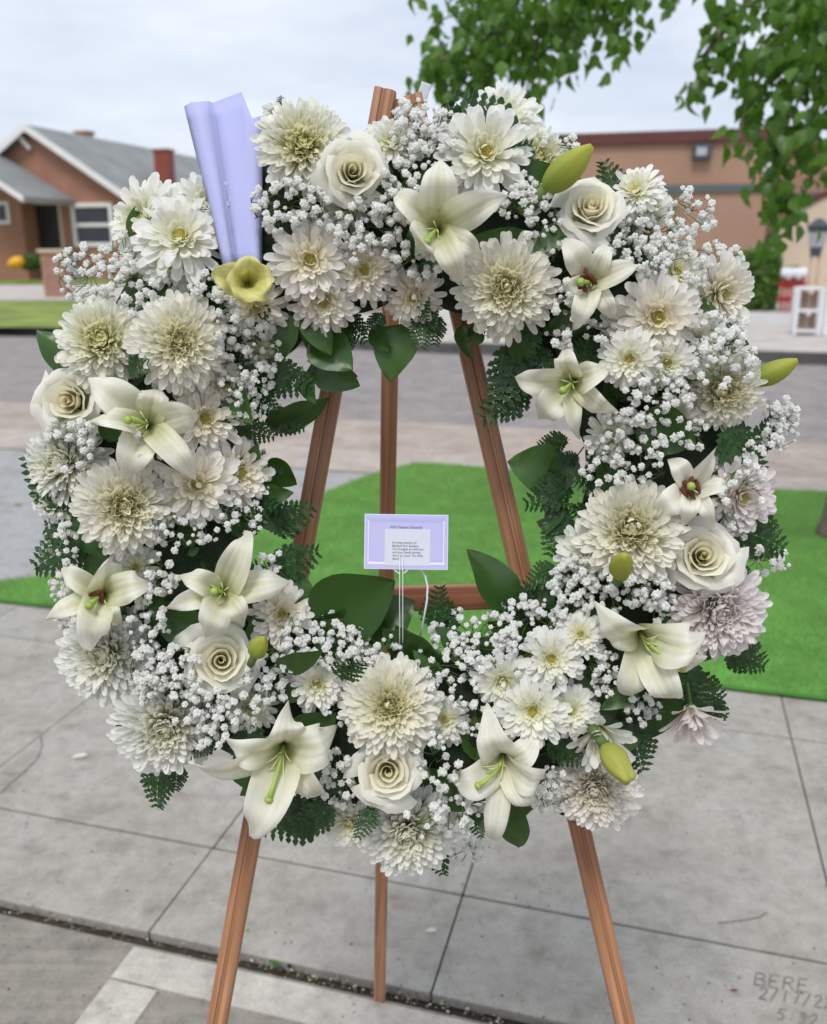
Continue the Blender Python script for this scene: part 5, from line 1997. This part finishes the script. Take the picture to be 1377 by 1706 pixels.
leaf_spots = []      # (point, hang direction)
TWIGS = [  # start px, end px, depth, spread px, leaves
    ((1150, -70), (760, 60), 3.7, 50, 150), ((1000, -30), (720, 40), 3.7, 40, 70), ((960, 20), (800, 110), 3.6, 40, 70), ((1120, -60), (720, 118), 3.6, 26, 60), ((1100, -40), (900, 40), 3.5, 46, 80), ((820, 40), (795, 190), 3.6, 22, 46), ((900, 50), (872, 185), 3.6, 24, 46), ((770, 90), (690, 145), 3.6, 12, 20),
    ((980, -20), (940, 110), 3.5, 26, 40), ((1060, -40), (1010, 95), 3.5, 26, 36), ((860, 20), (755, 170), 3.7, 18, 36), ((735, 70), (742, 190), 3.7, 14, 20),
    ((1400, -60), (1200, 40), 3.4, 30, 44), ((1210, 10), (1160, 160), 3.4, 14, 22), ((1172, 150), (1128, 165), 3.4, 7, 5), ((1380, -20), (1260, 120), 3.3, 40, 80), ((1400, 60), (1300, 230), 3.3, 46, 110), ((1260, 110), (1228, 245), 3.3, 18, 30),
    ((1310, 200), (1290, 345), 3.35, 26, 50), ((1295, 330), (1270, 415), 3.35, 12, 16), ((1310, 300), (1318, 390), 3.35, 14, 14), ((1420, 120), (1365, 300), 3.2, 34, 70), ((1390, 20), (1340, 110), 3.2, 46, 80), ((1440, -60), (1330, 20), 3.3, 40, 60), ((1200, 20), (1195, 110), 3.4, 16, 20),
]
joint_r = at_depth(1330, -160, 3.5)
limb_a = at_depth(1250, -190, 3.6)
MB().tube(bez(top, limb_a, Vector((0.1, 0, .25)), 10), [.06 - .004 * q for q in range(10)], 9).build('branch', M['bark'], tree, smooth=True)
limb_b = at_depth(1450, -200, 3.4)
MB().tube(bez(top, limb_b, Vector((0.15, -.2, .1)), 10), [.055 - .003 * q for q in range(10)], 9).build('branch', M['bark'], tree, smooth=True)
limb_c = top + Vector((1.3, 0.6, 1.2))
MB().tube(bez(top, limb_c, Vector((0.2, 0, .2)), 10), [.055 - .003 * q for q in range(10)], 9).build('branch', M['bark'], tree, smooth=True)
for (a, b, d, sp, cnt) in TWIGS:
    A, B = at_depth(a[0], a[1], d), at_depth(b[0], b[1], d - 0.05)
    pts = bez(A, B, Vector((0, 0, .06)), 8)
    if a[1] < 0:
        src = limb_a if a[0] < 1200 else limb_b
        MB().tube(bez(src, A, Vector((0, 0, .08)), 6), [.02, .018, .016, .014, .012, .010], 6).build('branch', M['bark'], tree, smooth=True)
    MB().tube(pts, [.009 - .0009 * q for q in range(8)], 5).build('twig', M['bark'], tree, smooth=True)
    for q in range(int(cnt * 1.7)):
        t = rnd.random() ** 0.85
        i = min(6, int(t * 7))
        p = pts[i].lerp(pts[i + 1], t * 7 - i)
        s = sp * d / FOC
        p = p + Vector((rnd.gauss(0, s * .8), rnd.gauss(0, s * 1.2), rnd.gauss(0, s * .7)))
        leaf_spots.append((p, True))
for q in range(2600):      # the rest of the crown, above and right of the view
    a = rnd.random() * 6.28
    rr = 2.2 * rnd.random() ** 0.5
    z = rnd.uniform(2.3, 4.6)
    p = Vector((tb_.x + 0.3 + rr * math.cos(a) * 1.0, tb_.y - 0.1 + rr * math.sin(a), z))
    qd = p - CAM
    dd = qd.dot(FWD)
    if dd > 0.3:
        X, Y = CX + FOC * qd.dot(RIGHT) / dd, CY - FOC * qd.dot(UPC) / dd
        if X < 1390 and -25 < Y < 1730:
            continue
    leaf_spots.append((p, False))


def tree_leaf_mesh(seed):
    g = random.Random(seed)
    v, f = [], []
    NV = 7
    fold, bend = g.uniform(.1, .5), g.uniform(.1, .5)
    for j in range(NV):
        t = j / (NV - 1)
        w = .36 * [0.02, .72, 1.0, .88, .58, .24, .01][j]
        z = -bend * t * t
        v += [(-w, t, z + w * fold), (0, t, z), (w, t, z + w * fold)]
    for j in range(NV - 1):
        a = j * 3
        f += [(a, a + 1, a + 4, a + 3), (a + 1, a + 2, a + 5, a + 4)]
    return np.array(v), np.array(f)


TL = [tree_leaf_mesh(i) for i in range(5)]
TLM = []
for V, Q in TL:
    me = np_mesh('leaf', V, Q)
    me.materials.append(M['tree_leaf'])
    TLM.append(me)
vis = [s for s in leaf_spots if s[1]]
rnd.shuffle(vis)
single = vis[:290]
others = vis[290:] + [s for s in leaf_spots if not s[1]]


def leaf_matrix(p):
    d = Vector((rnd.gauss(0, .5), rnd.gauss(0, .5), -0.9)).normalized()
    zz = Vector((rnd.gauss(0, 1), rnd.gauss(-.6, 1), rnd.gauss(.6, .6)))
    zz = (zz - d * zz.dot(d)).normalized()
    s = rnd.uniform(.045, .076)
    m = Matrix((d.cross(zz), d, zz)).transposed().to_4x4()
    m.translation = p
    return m @ Matrix.Diagonal((s, s, s, 1))


for p, _ in single:
    o = obj('leaf', TLM[rnd.randrange(5)], None, tree)
    o.matrix_basis = Matrix.Translation(-tree_base) @ leaf_matrix(p)
Vs, Qs, off = [], [], 0
for p, _ in others:
    V, Q = TL[rnd.randrange(5)]
    A = np.array(Matrix.Translation(-tree_base) @ leaf_matrix(p))
    Vs.append(V @ A[:3, :3].T + A[:3, 3])
    Qs.append(Q + off)
    off += len(V)
cr = obj('crown', np_mesh('crown', np.concatenate(Vs), np.concatenate(Qs)), M['tree_leaf'], tree)
cr['kind'] = 'stuff'
